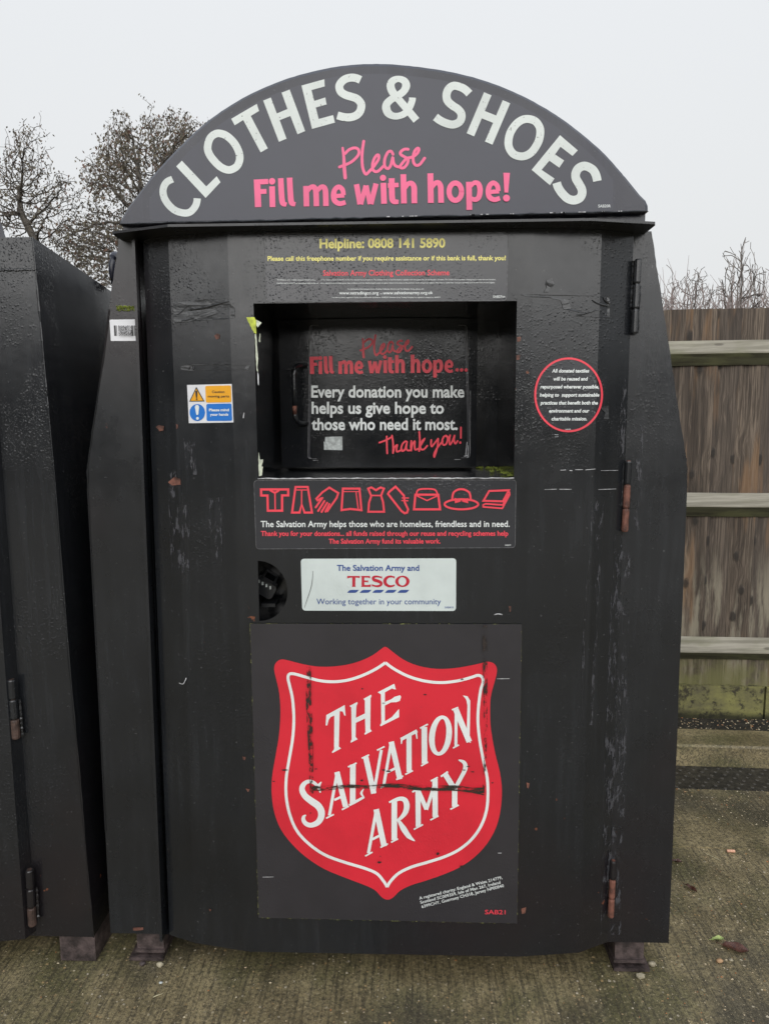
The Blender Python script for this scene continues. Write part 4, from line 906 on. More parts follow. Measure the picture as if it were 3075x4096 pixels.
# bowed door, standing proud of the body, and its hinges
yd = 0.026
TE = [(-29, 2000), (4, 2720), (30, 3000), (68, 3412), (103, 3757)]; TJ = [(0, 2200), (14, 2536), (59, 3000), (104, 3471), (130, 3760)]
def line_x(z, pts, Y):
    w_ = [at(p, Y) for p in pts]; a_, c_ = w_[0], w_[-1]; return a_[0] + (c_[0] - a_[0]) * (z - a_[2]) / (c_[2] - a_[2])
zt2, zb2 = ztop - 0.16, at((112, 3756), yd)[2]
d = MB(); ns = 20
for k in range(ns):
    z0_, z1_ = zb2 + (zt2 - zb2) * k / ns, zb2 + (zt2 - zb2) * (k + 1) / ns
    e0, e1 = line_x(z0_, TE, yd), line_x(z1_, TE, yd)
    cols0 = [(e0 + 0.012, YS - 0.001), (e0, yd), (e0 - 0.15, 0.0), (e0 - 0.5, -0.012), (e0 - 0.95, 0.0), (e0 - 1.15, yd), (e0 - 1.16, YS)]
    cols1 = [(e1 + 0.012, YS - 0.001), (e1, yd), (e1 - 0.15, 0.0), (e1 - 0.5, -0.012), (e1 - 0.95, 0.0), (e1 - 1.15, yd), (e1 - 1.16, YS)]
    for (a_, c_), (p_, q_) in zip(zip(cols0, cols0[1:]), zip(cols1, cols1[1:])):
        d.add([(a_[0], a_[1], z0_), (c_[0], c_[1], z0_), (q_[0], q_[1], z1_), (p_[0], p_[1], z1_)], [(0, 1, 2, 3)])
nd = d.build('door', MT['neighbour'], nb_)
hinge(nd, (47, 2716), (66, 2955), 0.0108, 0.038, [MT['neighbour'], MT['rustdark']], 0.6)
hinge(nd, (119, 3476), (131, 3702), 0.0108, 0.038, [MT['neighbour'], MT['rustdark']], 0.6)
fl = [onz(p, 0.03)[0] for p in ((252, 3790), (388, 3798))]
q = MB(); q.box((fl[0], 0.064, 0.002), (fl[1], 0.22, zbot + 0.002)); q.build('foot', MT['foot'], nb_)
q = MB(); q.box((MIR - fl[1], 0.064, 0.002), (MIR - fl[0], 0.22, zbot + 0.002)); q.build('foot', MT['foot'], nb_)
for xx in (fl[0], MIR - fl[1]): q = MB(); q.box((xx, 0.8, 0.002), (xx + 0.1, 0.94, zbot + 0.01)); q.build('foot', MT['foot'], nb_)

# ------------------------------------------------------------------ ground
PHI = R(-2.75)
def concrete(name, smooth=0.0):
    m = M(name)
    big = m.noise(0.9, 5, 0.6); mid = m.noise(4.5, 6, 0.65); fine = m.noise(60, 4, 0.6)
    warp = m.n('Mapping', {0: m.co(), 2: (0, 0, R(1)), 3: (1, 0.02, 1)}).outputs[0]
    gro = m.noise(105, 4, 0.7, m.n('Mapping', {0: m.co(), 2: (0, 0, R(1)), 3: (1, 0.05, 1)}).outputs[0]); gro2 = m.noise(38, 2, 0.5, warp)
    col = m.mix(m.ramp(mid, 0.3, 0.7), (0.165, 0.133, 0.070), (0.36, 0.29, 0.155))
    col = m.mix(m.math('MULTIPLY', m.ramp(m.noise(2.6, 5, 0.65), 0.44, 0.62), 0.70), col, (0.095, 0.094, 0.036))     # algae
    col = m.mix(m.math('MULTIPLY', m.ramp(m.noise(1.7, 5, 0.6), 0.50, 0.66), 0.75), col, (0.050, 0.045, 0.034))          # damp dark patches
    col = m.mix(m.math('MULTIPLY', m.ramp(gro, 0.48, 0.60), 0.60 * (1 - smooth)), col, (0.045, 0.038, 0.024))
    col = m.mix(m.math('MULTIPLY', m.ramp(gro2, 0.52, 0.70), 0.16 * (1 - smooth)), col, (0.20, 0.17, 0.115))
    v = m.vor(95); rnd = m.n('SeparateColor', {0: v.outputs['Color']})
    sp = m.math('MULTIPLY', m.math('LESS_THAN', v.outputs['Distance'], m.math('MULTIPLY_ADD', rnd.outputs[1], 0.34, 0.05)), m.math('GREATER_THAN', rnd.outputs[0], 0.74))
    sp = m.math('MULTIPLY', sp, m.ramp(m.noise(3, 4, 0.6), 0.38, 0.55, 0.15, 1))
    agg = m.mix(rnd.outputs[2], (0.42, 0.28, 0.12), (0.60, 0.53, 0.40))
    col = m.mix(m.math('MULTIPLY', m.ramp(m.noise(120, 4, 0.8), 0.55, 0.66), 0.7), col, (0.46, 0.38, 0.23))
    col = m.mix(m.math('MULTIPLY', sp, 1.0 - 0.6 * smooth), col, agg)
    col = m.mix(m.ramp(m.noise(95, 5, 0.8), 0.44, 0.62, 0, 0.75), col, (0.040, 0.035, 0.024))
    hgt = m.math('ADD', m.math('MULTIPLY', gro, 0.6 * (1 - smooth)), m.math('MULTIPLY', m.noise(190, 4, 0.8), 0.6))
    nb2 = m.bump(sp, 0.003, 0.6, m.bump(hgt, 0.006, 0.8))
    return m.out(col, m.ramp(mid, 0.3, 0.7, 0.32, 0.62), nb2, Specular_IOR_Level=0.5)
MT['concrete'] = concrete('brushed_concrete'); MT['joint'] = concrete('smooth_concrete', 0.9)
MT['kerb'] = concrete('kerb_concrete', 0.95)
g = MB(); g.add([(-150, -150, 0), (150, -150, 0), (150, 150, 0), (-150, 150, 0)], [(0, 1, 2, 3)])
tag(g.build('concrete_ground', MT['concrete']), kind='structure')
def strip(name, y0, y1, z0, z1, mat, x0=-12, x1=12, bevel=0.0):
    """a long piece running beside the fence; y measured at x = 1.25"""
    g = MB(); c, s = math.cos(PHI), math.sin(PHI); px, py = 1.25, 0
    pr = [(y0, z0), (y0, z1 - bevel), (y0 + bevel, z1), (y1, z1), (y1, z0)] if bevel else [(y0, z0), (y0, z1), (y1, z1), (y1, z0)]
    A_ = []; N = 60
    for i in range(N + 1):
        x = x0 + (x1 - x0) * i / N
        for y, z in pr: A_.append((px + (x - px) * c - (y - py) * s, py + (x - px) * s + (y - py) * c, z))
    k = len(pr)
    g.add(A_, [(i * k + j, (i + 1) * k + j, (i + 1) * k + j + 1, i * k + j + 1) for i in range(N) for j in range(k - 1)] + [tuple(range(k)), tuple(N * k + j for j in range(k))[::-1]])
    return tag(g.build(name, mat), kind='structure')
strip('concrete_band', 0.625, 0.765, 0.0, 0.004, MT['joint'])
def drain_mat():
    m = M('drain_cover'); c = m.n('Mapping', {0: m.co(), 2: (0, 0, R(40)), 3: (1, 1, 1)}).outputs[0]
    v = m.n('TexVoronoi', {'Vector': c, 'Scale': 26, 'Randomness': 0.12}); st_ = m.ramp(v.outputs['Distance'], 0.16, 0.24, 1, 0)
    col = m.mix(m.ramp(m.noise(30, 5, 0.7), 0.35, 0.7), (0.014, 0.013, 0.012), (0.05, 0.045, 0.035))
    col = m.mix(m.math('MULTIPLY', st_, 0.5), col, (0.12, 0.11, 0.095))
    return m.out(col, 0.4, m.bump(st_, 0.006, 0.8, m.bump(m.noise(50, 4), 0.006, 0.5)))
strip('drain_channel', 1.035, 1.222, 0.0, 0.005, drain_mat())
strip('kerb', 1.223, 1.39, 0.0, 0.098, MT['kerb'], bevel=0.008)
def soil_mat():
    m = M('soil_and_debris'); col = m.mix(m.ramp(m.noise(25, 6, 0.7), 0.35, 0.7), (0.016, 0.014, 0.010), (0.055, 0.045, 0.03))
    col = m.mix(m.ramp(m.noise(80, 4, 0.7), 0.62, 0.72), col, (0.13, 0.12, 0.10))
    col = m.mix(m.ramp(m.noise(11, 4, 0.7), 0.60, 0.70), col, (0.035, 0.045, 0.015))
    return m.out(col, 0.8, m.bump(m.noise(45, 6, 0.7), 0.03, 1.0))
strip('verge', 1.391, 40, 0.0, 0.090, soil_mat(), -40, 40)

# ------------------------------------------------------------------ timber fence
FC, FSN = math.cos(PHI), math.sin(PHI)
FPX0 = np.array([1.36, 1.553])
def fpt(u, v, z):                                              # u along the fence, v towards the camera
    return (FPX0[0] + u * FC + v * FSN, FPX0[1] + u * FSN - v * FC, z)
def S_fence(p, v=0.0):
    d_ = ray(p); nrm_ = np.array([-FSN, FC]); o_ = FPX0 - nrm_ * v
    t = np.dot(o_ - CAM[:2], nrm_) / np.dot(d_[:2], nrm_); return CAM + d_ * t
zq = lambda y, v=0.0: S_fence((2850, y), v)[2]
fence = tag(empty('timber_fence', (1.36, 1.553, 0.09)), 'weathered close-board timber fence with three grey rails behind the bank', 'fence')
def board_mat():
    m = M('weathered_boards')
    c0 = m.n('SeparateXYZ', {0: m.co()})
    idx = m.math('FLOOR', m.math('DIVIDE', c0.outputs[0], 0.104))
    wn = m.n('TexWhiteNoise', {'W': idx}, noise_dimensions='1D')
    off = m.n('CombineXYZ', {0: m.math('MULTIPLY', wn.outputs[0], 7.0), 2: m.math('MULTIPLY', wn.outputs[0], 13.0)}).outputs[0]
    vec = m.n('VectorMath', {0: m.co(), 1: off}, operation='ADD').outputs[0]
    kc = m.n('Mapping', {0: vec, 3: (1, 1, 0.55)}).outputs[0]
    kc2 = m.n('SeparateXYZ', {0: kc}); kn = m.n('TexVoronoi', {'Vector': m.n('CombineXYZ', {0: kc2.outputs[0], 1: kc2.outputs[2]}).outputs[0], 'Scale': 9.0}, voronoi_dimensions='2D'); kr = m.n('SeparateColor', {0: kn.outputs['Color']})
    bulge = m.ramp(kn.outputs['Distance'], 0.0, 0.42, 1, 0)
    gv = m.n('VectorMath', {0: m.n('Mapping', {0: vec, 3: (1, 1, 0.045)}).outputs[0], 1: m.n('CombineXYZ', {0: m.math('MULTIPLY', bulge, 0.018)}).outputs[0]}, operation='ADD').outputs[0]
    g1 = m.noise(85, 4, 0.65, gv); g2 = m.noise(18, 3, 0.55, gv, 0.4)
    col = m.mix(m.ramp(g2, 0.32, 0.68), (0.072, 0.055, 0.043), (0.19, 0.148, 0.112))
    col = m.mix(m.ramp(g1, 0.42, 0.60), m.mix(0.5, col, (0.034, 0.026, 0.020)), col)
    g3 = m.noise(190, 3, 0.6, m.n('Mapping', {0: vec, 3: (1, 1, 0.03)}).outputs[0])
    col = m.mix(m.math('MULTIPLY', m.ramp(g3, 0.48, 0.58), 0.6), col, (0.030, 0.023, 0.018))
    col = m.mix(m.math('MULTIPLY', m.ramp(m.noise(5, 4, 0.6, m.n('Mapping', {0: vec, 3: (2.2, 1, 0.25)}).outputs[0]), 0.54, 0.66), 0.55), col, (0.25, 0.145, 0.075))
    col = m.mix(m.math('MULTIPLY', m.ramp(wn.outputs[0], 0.2, 0.9), 0.5), col, m.mix(0.5, col, (0.10, 0.085, 0.075)))
    z = c0.outputs[2]
    lowz = m.math('MULTIPLY', m.ramp(z, 0.85, 0.55), m.ramp(m.noise(7, 5, 0.65, m.n('Mapping', {0: vec, 3: (2.4, 1, 0.3)}).outputs[0]), 0.46, 0.60))
    col = m.mix(m.math('MULTIPLY', lowz, 0.85), col, (0.27, 0.24, 0.18))                      # bleached, lifted grain
    knot = m.math('MULTIPLY', m.ramp(m.math('ADD', kn.outputs['Distance'], m.math('MULTIPLY', m.math('SUBTRACT', m.noise(30, 3, 0.6), 0.5), 0.16)), m.math('MULTIPLY_ADD', kr.outputs[1], 0.05, 0.03), 0.17, 1, 0), m.math('GREATER_THAN', kr.outputs[0], 0.58))
    col = m.mix(m.math('MULTIPLY', knot, 0.85), col, (0.026, 0.022, 0.019))
    alg = m.math('MULTIPLY', m.ramp(z, 0.42, 0.16), m.ramp(m.noise(6, 5, 0.65), 0.30, 0.55))
    col = m.mix(m.math('MULTIPLY', alg, 0.85), col, (0.155, 0.150, 0.060))
    nb2 = m.bump(g1, 0.004, 0.6, m.bump(knot, 0.004, 0.5))
    return m.out(col, 0.7, nb2, Specular_IOR_Level=0.3)
def rail_mat(name, a_, b_, alg=0.3):
    m = M(name); g1 = m.noise(40, 5, 0.65, m.co((0.05, 1, 1))); g2 = m.noise(9, 4, 0.6, m.co((0.4, 1, 1)))
    col = m.mix(m.ramp(g1, 0.34, 0.68), a_, b_)
    col = m.mix(m.math('MULTIPLY', m.ramp(g2, 0.48, 0.66), alg), col, (0.15, 0.155, 0.075))
    kn = m.vor(3.1, m.co((1, 3, 3))); col = m.mix(m.math('MULTIPLY', m.ramp(kn.outputs['Distance'], 0.05, 0.09, 1, 0), 0.6), col, (0.06, 0.05, 0.04))
    return m.out(col, 0.75, m.bump(g1, 0.003, 0.5), Specular_IOR_Level=0.25)
MT['boards'] = board_mat(); MT['rail'] = rail_mat('grey_rail', (0.20, 0.185, 0.145), (0.36, 0.335, 0.275), 0.35); MT['railshade'] = rail_mat('green_rail_painted_shade', (0.045, 0.042, 0.028), (0.10, 0.10, 0.06), 0.6)  # lower rail face: greenish timber with its shade painted in as darker colours
zt_f, zg = zq(1238), zq(2738)
g = MB(); UW = 0.104
for i in range(-88, 62):                                        # feather-edge boards, each lapped over the next
    u0, u1 = i * UW, (i + 1) * UW + 0.012; tw = random.uniform(-.002, .002); top = zt_f + random.uniform(-.002, .002)
    vs = [fpt(u, v, z) for z in (zg, top) for u, v in ((u0, 0.002 + tw), (u1, 0.017 + tw), (u1, -0.004), (u0, -0.004))]
    g.add(vs, [(0, 1, 5, 4), (1, 2, 6, 5), (2, 3, 7, 6), (3, 0, 4, 7), (4, 5, 6, 7)])
bo = g.build('board_panel', MT['boards'], fence)
g = MB()
for i in range(-4, 3):
    u0, u1 = i * 2.4 + 0.3, i * 2.4 + 2.69
    vs = [fpt(u, v, z) for z in (0.0895, zg + 0.004) for u, v in ((u0, 0.026), (u1, 0.026), (u1, 0.0), (u0, 0.0))]
    g.add(vs, [(0, 1, 5, 4), (1, 2, 6, 5), (2, 3, 7, 6), (3, 0, 4, 7), (4, 5, 6, 7)])
def gravel_mat():
    m = M('green_gravel_board'); n1 = m.noise(5, 6, 0.7, m.co((0.6, 1, 1))); z = m.n('SeparateXYZ', {0: m.co()}).outputs[2]
    col = m.mix(m.ramp(n1, 0.34, 0.66), (0.11, 0.10, 0.062), (0.25, 0.24, 0.085))
    col = m.mix(m.ramp(m.noise(24, 5, 0.7), 0.48, 0.64), col, (0.05, 0.045, 0.03))
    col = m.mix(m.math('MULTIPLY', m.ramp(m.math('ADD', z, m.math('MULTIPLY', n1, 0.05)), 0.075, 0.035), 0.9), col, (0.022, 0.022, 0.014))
    return m.out(col, 0.8, m.bump(m.noise(40, 5), 0.004, 0.5), Specular_IOR_Level=0.2)
g.build('gravel_board', gravel_mat(), fence)
for ya, yb, yc in ((1362, 1411, 1462), (1970.5, 2024.5, 2065), (2548, 2610, 2637)):
    g = MB(); z0_, z2_ = zq(ya, 0.021), zq(yc, 0.021); pv = 0.058; z1_ = zq(yb, pv)
    N = 40; A_ = []
    for i in range(N + 1):
        u = -9 + 15.2 * i / N; j = random.uniform(-.0015, .0015)
        A_ += [fpt(u, 0.021, z0_ + j), fpt(u, pv, z1_ + 0.003 + j), fpt(u, pv, z1_ - 0.003 + j), fpt(u, 0.021, z2_ + j)]
    for i in range(N):
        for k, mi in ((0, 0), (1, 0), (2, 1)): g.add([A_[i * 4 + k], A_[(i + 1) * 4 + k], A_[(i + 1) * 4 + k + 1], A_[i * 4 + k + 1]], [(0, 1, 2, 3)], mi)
    g.build('rail', [MT['rail'], MT['railshade']], fence)

# ------------------------------------------------------------------ trees
MT['bark'] = plain('bark', (0.085, 0.074, 0.060), 0.85, 0.4, 12)
MT['twig'] = plain('twigs', (0.18, 0.16, 0.145), 0.85, 0.35, 9)
MT['twigred'] = plain('reddish_twigs', (0.24, 0.19, 0.175), 0.85, 0.35, 9)
def leafmat(name, a_, b_, c_):
    m = M(name); r_ = m.n('NewGeometry').outputs['Random Per Island']
    col = m.mix(m.ramp(r_, 0.1, 0.6), a_, b_); col = m.mix(m.ramp(r_, 0.72, 0.85), col, c_)
    return m.out(col, 0.7, Specular_IOR_Level=0.2)
MT['leaf'] = leafmat('catkins_and_dead_leaves', (0.085, 0.072, 0.055), (0.14, 0.122, 0.085), (0.13, 0.080, 0.060))
from mathutils import noise as pnoise
def inside(poly, p):
    x, y = p; c = False; j = len(poly) - 1
    for i in range(len(poly)):
        xi, yi = poly[i]; xj, yj = poly[j]
        if (yi > y) != (yj > y) and x < (xj - xi) * (y - yi) / (yj - yi) + xi: c = not c
        j = i
    return c
def grow(polys, Y, depth, natt, trunk, step, kill, reach, rg, upb=0.0, iters=260, gap=0.0, soft=24.0):
    """space colonisation: a crown volume filled with branches that fork towards free space"""
    xs = [p[0] for q in polys for p in q]; ys = [p[1] for q in polys for p in q]; att = []
    while len(att) < natt:
        p = (rg.uniform(min(xs), max(xs)), rg.uniform(min(ys), max(ys)))
        if any(inside(q, p) for q in polys):
            yy = Y + depth * math.sin(math.pi * (rg.uniform(0, 1) - 0.5)) * 0.8
            jit = rg.normal(0, 1, 2) * soft * (1 if rg.uniform() < .8 else 1.9)
            q3 = at((p[0] + jit[0], p[1] + jit[1]), yy)
            if gap and pnoise.noise(Vector(q3 * 1.9)) + 0.5 * pnoise.noise(Vector(q3 * 4.5)) < gap * rg.uniform(-1.2, 1): continue
            att.append(q3)
    att = np.array(att); nodes = [np.array(p, float) for p in trunk]; par = [-1] + list(range(len(trunk) - 1))
    best = np.full(len(att), 1e9); bi = np.zeros(len(att), int); alive = np.ones(len(att), bool); done = 0
    for it in range(iters):
        for k in range(done, len(nodes)):
            dd = np.linalg.norm(att - nodes[k], axis=1); mm = dd < best; best[mm] = dd[mm]; bi[mm] = k
        done = len(nodes); alive &= best > kill
        use = alive & (best < reach)
        if not use.any(): break
        new = []
        for k in np.unique(bi[use]):
            v_ = att[use & (bi == k)] - nodes[k]; v_ = (v_ / np.linalg.norm(v_, axis=1)[:, None]).sum(0)
            v_ = v_ / (np.linalg.norm(v_) + 1e-9) + rg.normal(0, 0.15, 3) + np.array([0, 0, upb]); v_ /= np.linalg.norm(v_)
            q = nodes[k] + v_ * step
            if len(nodes) < 16000: new.append((q, k))
        for q, k in new: nodes.append(q); par.append(k)
    return nodes, par
def tree(name, label, cat, group, nodes, par, r0_, rtip, mats, leaves=0, lsize=0.03, rg=None, pw=2.3, hang=0.9, trunkn=6):
    n = len(nodes); kids = [0.0] * n; nk = [0] * n
    for i in range(n - 1, 0, -1):
        w_ = max(kids[i], rtip ** pw); kids[par[i]] += w_; nk[par[i]] += 1
    rad = [min(r0_, max(k, rtip ** pw) ** (1 / pw)) for k in kids]
    root = tag(empty(name, tuple(nodes[0] * np.array([1, 1, 0]) + np.array([0, 0, 0.09]))), label, cat, group)
    lo, hi = MB(), MB()
    for i in range(1, n):
        a_, c_ = nodes[par[i]], nodes[i]; ra, rc = min(rad[par[i]], rad[i] * 1.5), rad[i]
        (lo if rad[i] > r0_ * 0.45 else hi).tube([a_, c_], [ra, rc], 6 if rad[i] > rtip * 4 else 3, caps=False)
    if lo.f: lo.build('trunk', mats[0], root, smooth=True)
    br = hi.build('branches', mats[1], root)
    if leaves:
        lf = MB()
        for i in range(n):
            if rad[i] > rtip * 2.2: continue
            for q in range(rg.poisson(leaves)):
                p = nodes[i] + rg.normal(0, lsize * 0.8, 3); L = lsize * rg.uniform(0.5, 1.4); ww = L * rg.uniform(0.16, 0.34)
                dv = rg.normal(0, 1, 3); dv[2] = -abs(dv[2]) - hang; dv /= np.linalg.norm(dv); sv = np.cross(dv, rg.normal(0, 1, 3)); sv /= np.linalg.norm(sv)
                lf.add([p, p + dv * L * .5 + sv * ww, p + dv * L, p + dv * L * .5 - sv * ww], [(0, 1, 2, 3)])
        tag(lf.build('leaves', mats[2], root), kind='stuff')
    return root
C3 = cr(0, 450, .5117)
Y1, Y2 = 6.2, 6.8
def gp(p, Y): 
    q = at(p, Y); return q
pA = [C3([(-120, 560), (40, 400), (110, 380), (85, 270), (150, 170), (245, 100), (305, 125), (250, 250), (250, 360), (320, 400), (345, 490), (460, 545), (560, 565), (630, 660), (600, 780), (540, 880), (400, 960), (300, 980), (60, 960), (-200, 960), (-220, 700)])]
base = gp((160, 1000), Y1); gb = np.array([base[0] + 0.5, Y1, 0.08])
tk = [gb + (base - gb) * t for t in np.linspace(0, 1, 8)] + [gp(p, Y1) for p in C3([(215, 880), (165, 780), (158, 700)])]
rgA = np.random.default_rng(3)
nodes, par = grow(pA, Y1, 1.0, 3600, tk, 0.055, 0.07, 0.9, rgA, 0.05, gap=0.22)
tree('alder_tree', 'thin alder with bare top, rising over the bank at far left', 'tree', 'trees behind the banks', nodes, par, 0.085, 0.0026, [MT['bark'], MT['bark'], MT['leaf']], 1.3, 0.032, rgA)
pB = [C3([(690, 450), (740, 420), (860, 480), (815, 240), (870, 130), (950, 85), (1070, 70), (1180, 40), (1300, 65), (1450, 30), (1530, 70), (1640, 190), (1560, 420), (1380, 560), (1250, 640), (1100, 640), (980, 700), (900, 720), (720, 740), (680, 600)]),
      C3([(560, 860), (720, 770), (860, 740), (1000, 700), (1080, 740), (1000, 960), (960, 1150), (900, 1330), (780, 1320), (640, 1190), (500, 1080), (400, 1000)]), C3([(1000, 700), (1250, 650), (1300, 900), (1000, 1300)])]
base = gp(C3([(1250, 1500)])[0], Y2); gb = np.array([base[0] + 0.2, Y2, 0.08])
tk = [gb + (base - gb) * t for t in np.linspace(0, 1, 7)] + [gp(p, Y2) for p in C3([(1220, 1350), (1190, 1150), (1180, 950), (1160, 820)])]
rgB = np.random.default_rng(5)
nodes, par = grow(pB, Y2, 1.1, 6500, tk, 0.055, 0.065, 1.0, rgB, 0.03, gap=0.28)
tree('alder_tree', 'fuller alder hung with brown catkins, half hidden by the arched lid', 'tree', 'trees behind the banks', nodes, par, 0.10, 0.0026, [MT['bark'], MT['bark'], MT['leaf']], 3.0, 0.036, rgB)
# bare shrubs above the fence on the right
def shrub(label, poly, basepx, Y, n, seed, step, kill, mats, rt=0.0027, stems=5, upb=0.5):
    rg = np.random.default_rng(seed); b_ = gp(basepx, Y); b_[2] = 0.09
    trunk = [b_, b_ + np.array([0, 0, 0.5])]
    nodes, par = grow([poly], Y, 0.8, n, trunk + [b_ + np.array([0, 0, 0.5 + 0.08 * k]) for k in range(1, 9)], step, kill, 1.6, rg, upb, soft=12.0)
    tree('bare_shrub', label, 'shrub', 'bare shrubs behind the fence', nodes, par, 0.035, rt, mats)
W4 = cr(2500, 950, .3462)
shrub('low bare shrub with open forking twigs, left of the taller one, above the fence', W4([(400, 860), (420, 640), (500, 580), (560, 480), (700, 420), (800, 370), (930, 400), (1000, 540), (1060, 600), (1050, 860), (1000, 1300), (500, 1300)]), W4([(740, 900)])[0], 5.2, 1500, 11, 0.05, 0.07, [MT['twig'], MT['twig']], upb=0.15)
shrub('taller bare shrub with upright whippy stems above the fence', W4([(1090, 860), (1100, 560), (1150, 300), (1230, 200), (1330, 110), (1410, 60), (1450, 160), (1480, 300), (1560, 330), (1560, 860), (1500, 1300), (1100, 1300)]), W4([(1250, 900)])[0], 4.8, 1300, 12, 0.055, 0.08, [MT['twig'], MT['twig']], upb=0.9)
shrub('bare shrub cut off by the right edge of the picture, above the fence', W4([(1480, 860), (1520, 520), (1600, 380), (1660, 260), (1760, 200), (1900, 300), (2000, 860), (1950, 1300), (1500, 1300)]), W4([(1750, 900)])[0], 5.0, 1300, 13, 0.055, 0.08, [MT['twigred'], MT['twig']], upb=0.6)
g = MB(); rgT = np.random.default_rng(21)                      # thicket of fine twigs along the top of the fence
for i in range(750):
    p = W4([(rgT.uniform(330, 1800), 900)])[0]; q = at(p, rgT.uniform(4.2, 5.6)); q[2] = rgT.uniform(1.95, 2.42)
    L = rgT.uniform(0.15, 0.42); a_ = rgT.normal(0, 0.5); dv = np.array([math.sin(a_), rgT.normal(0, .3), abs(math.cos(a_))]); dv /= np.linalg.norm(dv)
    m1 = q + dv * L * .5 + rgT.normal(0, .02, 3); g.tube([q, m1, q + dv * L], [0.0032, 0.0024, 0.0012], 3, caps=False)
g2o = g.build('bramble_thicket', MT['twigred']); tag(g2o, 'mass of fine reddish twigs along the top of the fence', 'thicket', None, 'stuff')

# dark tree line across the car park, behind the photographer; it shows in the wet paint
g = MB(); rgL = np.random.default_rng(31)
for i in range(1500):
    az = rgL.uniform(-2.0, 2.0); hgt = 4.2 + 3.4 * min(1, max(0, (-math.sin(az) - 0.72) * 8)) + 0.9 * math.sin(az * 9) + rgL.normal(0, .5); z = rgL.uniform(0, max(1, hgt)); dist = 29 + rgL.normal(0, 1.6)
    c_ = np.array([math.sin(az) * dist, -DIST - math.cos(az) * dist, z]); r_ = rgL.uniform(0.7, 1.5)
    vs = [c_ + r_ * rgL.uniform(.6, 1.2) * np.array(v) for v in ((1, 0, 0), (-1, 0, 0), (0, 1, 0), (0, -1, 0), (0, 0, 1), (0, 0, -1))]
    g.add(vs, [(0, 2, 4), (2, 1, 4), (1, 3, 4), (3, 0, 4), (2, 0, 5), (1, 2, 5), (3, 1, 5), (0, 3, 5)])
tag(g.build('distant_trees', plain('dark_foliage', (0.03, 0.035, 0.02), 0.9, 0.5, 1.5)), 'dark line of trees across the car park', 'trees', None, 'stuff')

# ------------------------------------------------------------------ litter
MT['stonepale'] = plain('pale_stone', (0.34, 0.30, 0.21), 0.7, 0.3, 80); MT['stonetan'] = plain('tan_stone', (0.34, 0.21, 0.11), 0.7, 0.3, 80)
MT['deadleaf'] = plain('dead_leaf', (0.075, 0.030, 0.020), 0.35, 0.5, 60, bump=0.4); MT['straw'] = plain('straw', (0.42, 0.38, 0.24), 0.6, 0.2, 60); MT['butt'] = plain('cigarette_paper', (0.62, 0.34, 0.22), 0.6, 0.2, 60)
MT['greenleaf'] = plain('green_leaf', (0.26, 0.32, 0.10), 0.6, 0.3, 60)
def stone(px, r, mat, label, cat='stone', group='pale stones by the feet', name='pebble', sq=0.6):
    r *= 0.78; c_ = onz(px, 0.0); rg = np.random.default_rng(int(px[0])); g = MB()
    import bmesh
    bm = bmesh.new(); bmesh.ops.create_icosphere(bm, subdivisions=2, radius=1)
    for v in bm.verts: v.co *= 1 + rg.normal(0, .14)
    g.add([(c_[0] + v.co.x * r, c_[1] + v.co.y * r * .75, max(0.0, r * sq * .8 + v.co.z * r * sq)) for v in bm.verts], [tuple(v.index for v in f.verts) for f in bm.faces]); bm.free()
    tag(g.build(name, mat, None, True), label, cat, group)
R8 = cr(2380, 3250, .4184)
stone(R8([(540, 1462)])[0], 0.0135, MT['stonepale'], 'pale stone lying against the right side of the right foot plate')
stone(R8([(430, 1580)])[0], 0.0150, MT['stonepale'], 'pale stone lying in front of the right foot plate')
L8 = cr(400, 3400, .4816)
stone(L8([(500, 965)])[0], 0.0125, MT['stonepale'], 'pale stone at the right corner of the left foot plate')
stone(L8([(355, 955)])[0], 0.0120, MT['foot'], 'dark flat chip under the front of the left foot plate')
stone(L8([(505, 1108)])[0], 0.0060, MT['silver'], 'small grey stone alone on the concrete in front of the left foot')
stone(R8([(1185, 1432)])[0], 0.0125, MT['stonetan'], 'tan stone below the dead leaf, left of a smaller chip', group='stones near the dead leaf')
stone(R8([(1292, 1418)])[0], 0.0080, MT['stonepale'], 'small pale chip right of the tan stone near the dead leaf', group='stones near the dead leaf')
def leaf(px, L, W, ang, mat, label, name, cat):
    c_ = onz(px, 0.0); g = MB(); ca, sa = math.cos(ang), math.sin(ang); N = 9; vs = []
    for i in range(N):
        t = i / (N - 1); w_ = W * math.sin(math.pi * (0.06 + 0.9 * t)) ** 0.8
        for s_ in (-1, -.5, 0, .5, 1):
            x = (t - .5) * L; y = s_ * w_; vs.append((c_[0] + x * ca - y * sa, c_[1] + x * sa + y * ca, 0.004 + 0.006 * (abs(s_) + 0.4 * math.sin(t * 9 + s_ * 2)) * (t > .02)))
    g.add(vs, [(i * 5 + k, (i + 1) * 5 + k, (i + 1) * 5 + k + 1, i * 5 + k + 1) for i in range(N - 1) for k in range(4)])
    a_ = np.array([c_[0] - L * .5 * ca, c_[1] - L * .5 * sa, 0.006]); g.tube([a_, a_ - np.array([ca, sa, 0]) * L * .25], 0.0009, 5)
    o = g.build(name, mat, None, True); return tag(o, label, cat)
leaf(R8([(1335, 1312)])[0], 0.066, 0.019, R(-24), MT['deadleaf'], 'dark brown dead leaf lying flat on the concrete at right', 'dead_leaf', 'leaf')
leaf(R8([(1170, 1228)])[0], 0.036, 0.008, R(5), MT['greenleaf'], 'crumpled pale green leaf left of the brown dead leaf', 'green_leaf', 'leaf')
leaf(R8([(775, 482)])[0], 0.034, 0.007, R(-12), MT['deadleaf'], 'small dark leaf beside the lower right edge of the bank', 'dead_leaf', 'leaf')
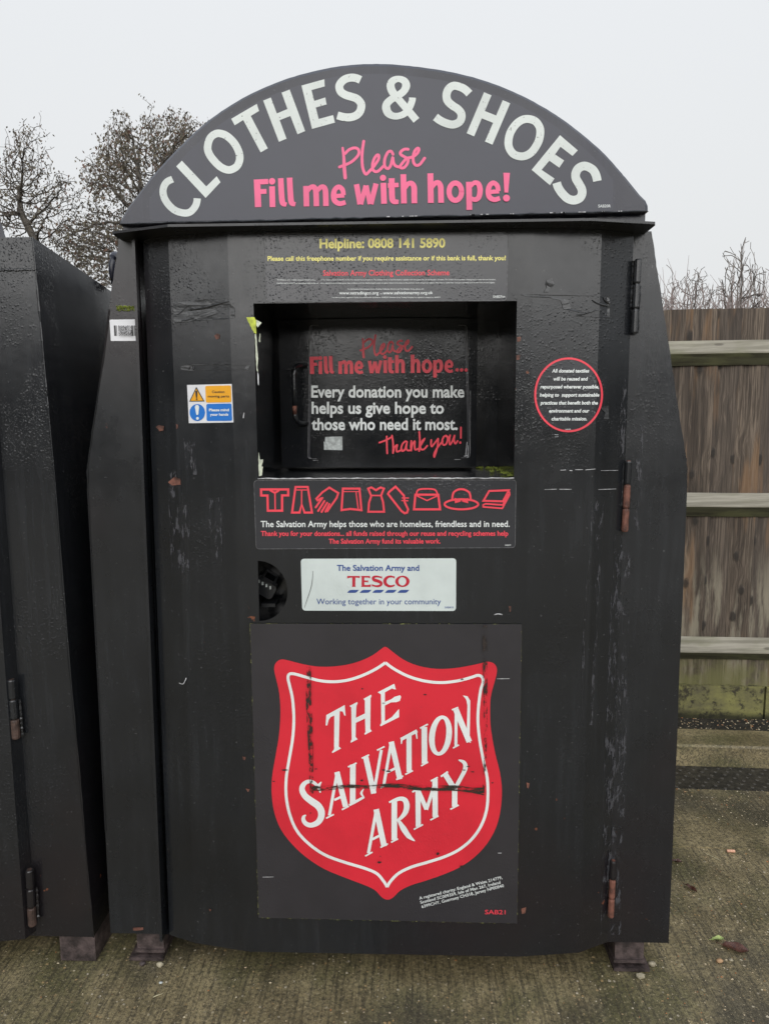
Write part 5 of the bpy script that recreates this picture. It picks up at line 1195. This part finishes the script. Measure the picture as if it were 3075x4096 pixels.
leaf(R8([(910, 740)])[0], 0.045, 0.008, R(-62), MT['deadleaf'], 'dark curled leaf on the concrete right of the bank', 'dead_leaf', 'leaf')
a_, c_ = onz(R8([(1255, 372)])[0], 0.005), onz(R8([(1330, 374)])[0], 0.005)
g = MB(); g.tube([a_ + (0, 0, .002), c_ + (0, 0, .002)], 0.0048, 10); tag(g.build('cigarette_butt', MT['butt'], None), 'orange cigarette butt lying on the dark concrete band', 'cigarette butt')
for pa_, pb_, lab in ((R8([(1048, 388)])[0], R8([(1190, 460)])[0], 'thin pale stick pointing away from the dark band at right'), (L8([(443, 1222)])[0], L8([(522, 1193)])[0], 'short pale stick on the concrete at lower left')):
    a_, c_ = onz(pa_, 0.002), onz(pb_, 0.002); g = MB(); g.tube([a_, a_ + (c_ - a_) * .5 + (0, 0, .001), c_], [0.0010, 0.0013, 0.0008], 6); tag(g.build('stick', MT['straw'], None), lab, 'stick', 'sticks on the concrete')
def gritmat():
    m = M('grit'); r_ = m.n('NewGeometry').outputs['Random Per Island']
    col = m.mix(r_, (0.22, 0.14, 0.06), (0.62, 0.54, 0.38)); col = m.mix(m.ramp(r_, .86, .9), col, (0.40, 0.16, 0.06)); return m.out(col, 0.6)
g = MB(); rgG = np.random.default_rng(41)
def chip(c_, r_):
    vs = [c_ + r_ * rgG.uniform(.5, 1.2) * np.array(v) for v in ((1, 0, 0), (-1, 0, 0), (0, 1, 0), (0, -1, 0), (0, 0, .6), (0, 0, -.3))]
    g.add(vs, [(0, 2, 4), (2, 1, 4), (1, 3, 4), (3, 0, 4), (2, 0, 5), (1, 2, 5), (3, 1, 5), (0, 3, 5)])
for i in range(9500):
    x, y = rgG.uniform(-1.5, 1.9), rgG.uniform(-0.55, 1.2)
    dens = 0.22 + 0.78 * (x > 0.62) + 0.35 * (y < -.12 and x > -.2)
    if rgG.uniform() > dens or (-.8 < x < .69 and y > .1 and rgG.uniform() < .9): continue
    chip(np.array([x, y, 0.0008]), 0.0012 + 0.0030 * rgG.uniform() ** 2.2 + (0.002 if rgG.uniform() < .012 else 0))
for i in range(500): chip(np.array([rgG.uniform(.6, 2.2), rgG.uniform(1.4, 1.53), 0.092]), rgG.uniform(.002, .006))
tag(g.build('grit', gritmat()), 'loose grit scattered over the concrete', 'grit', None, 'stuff')
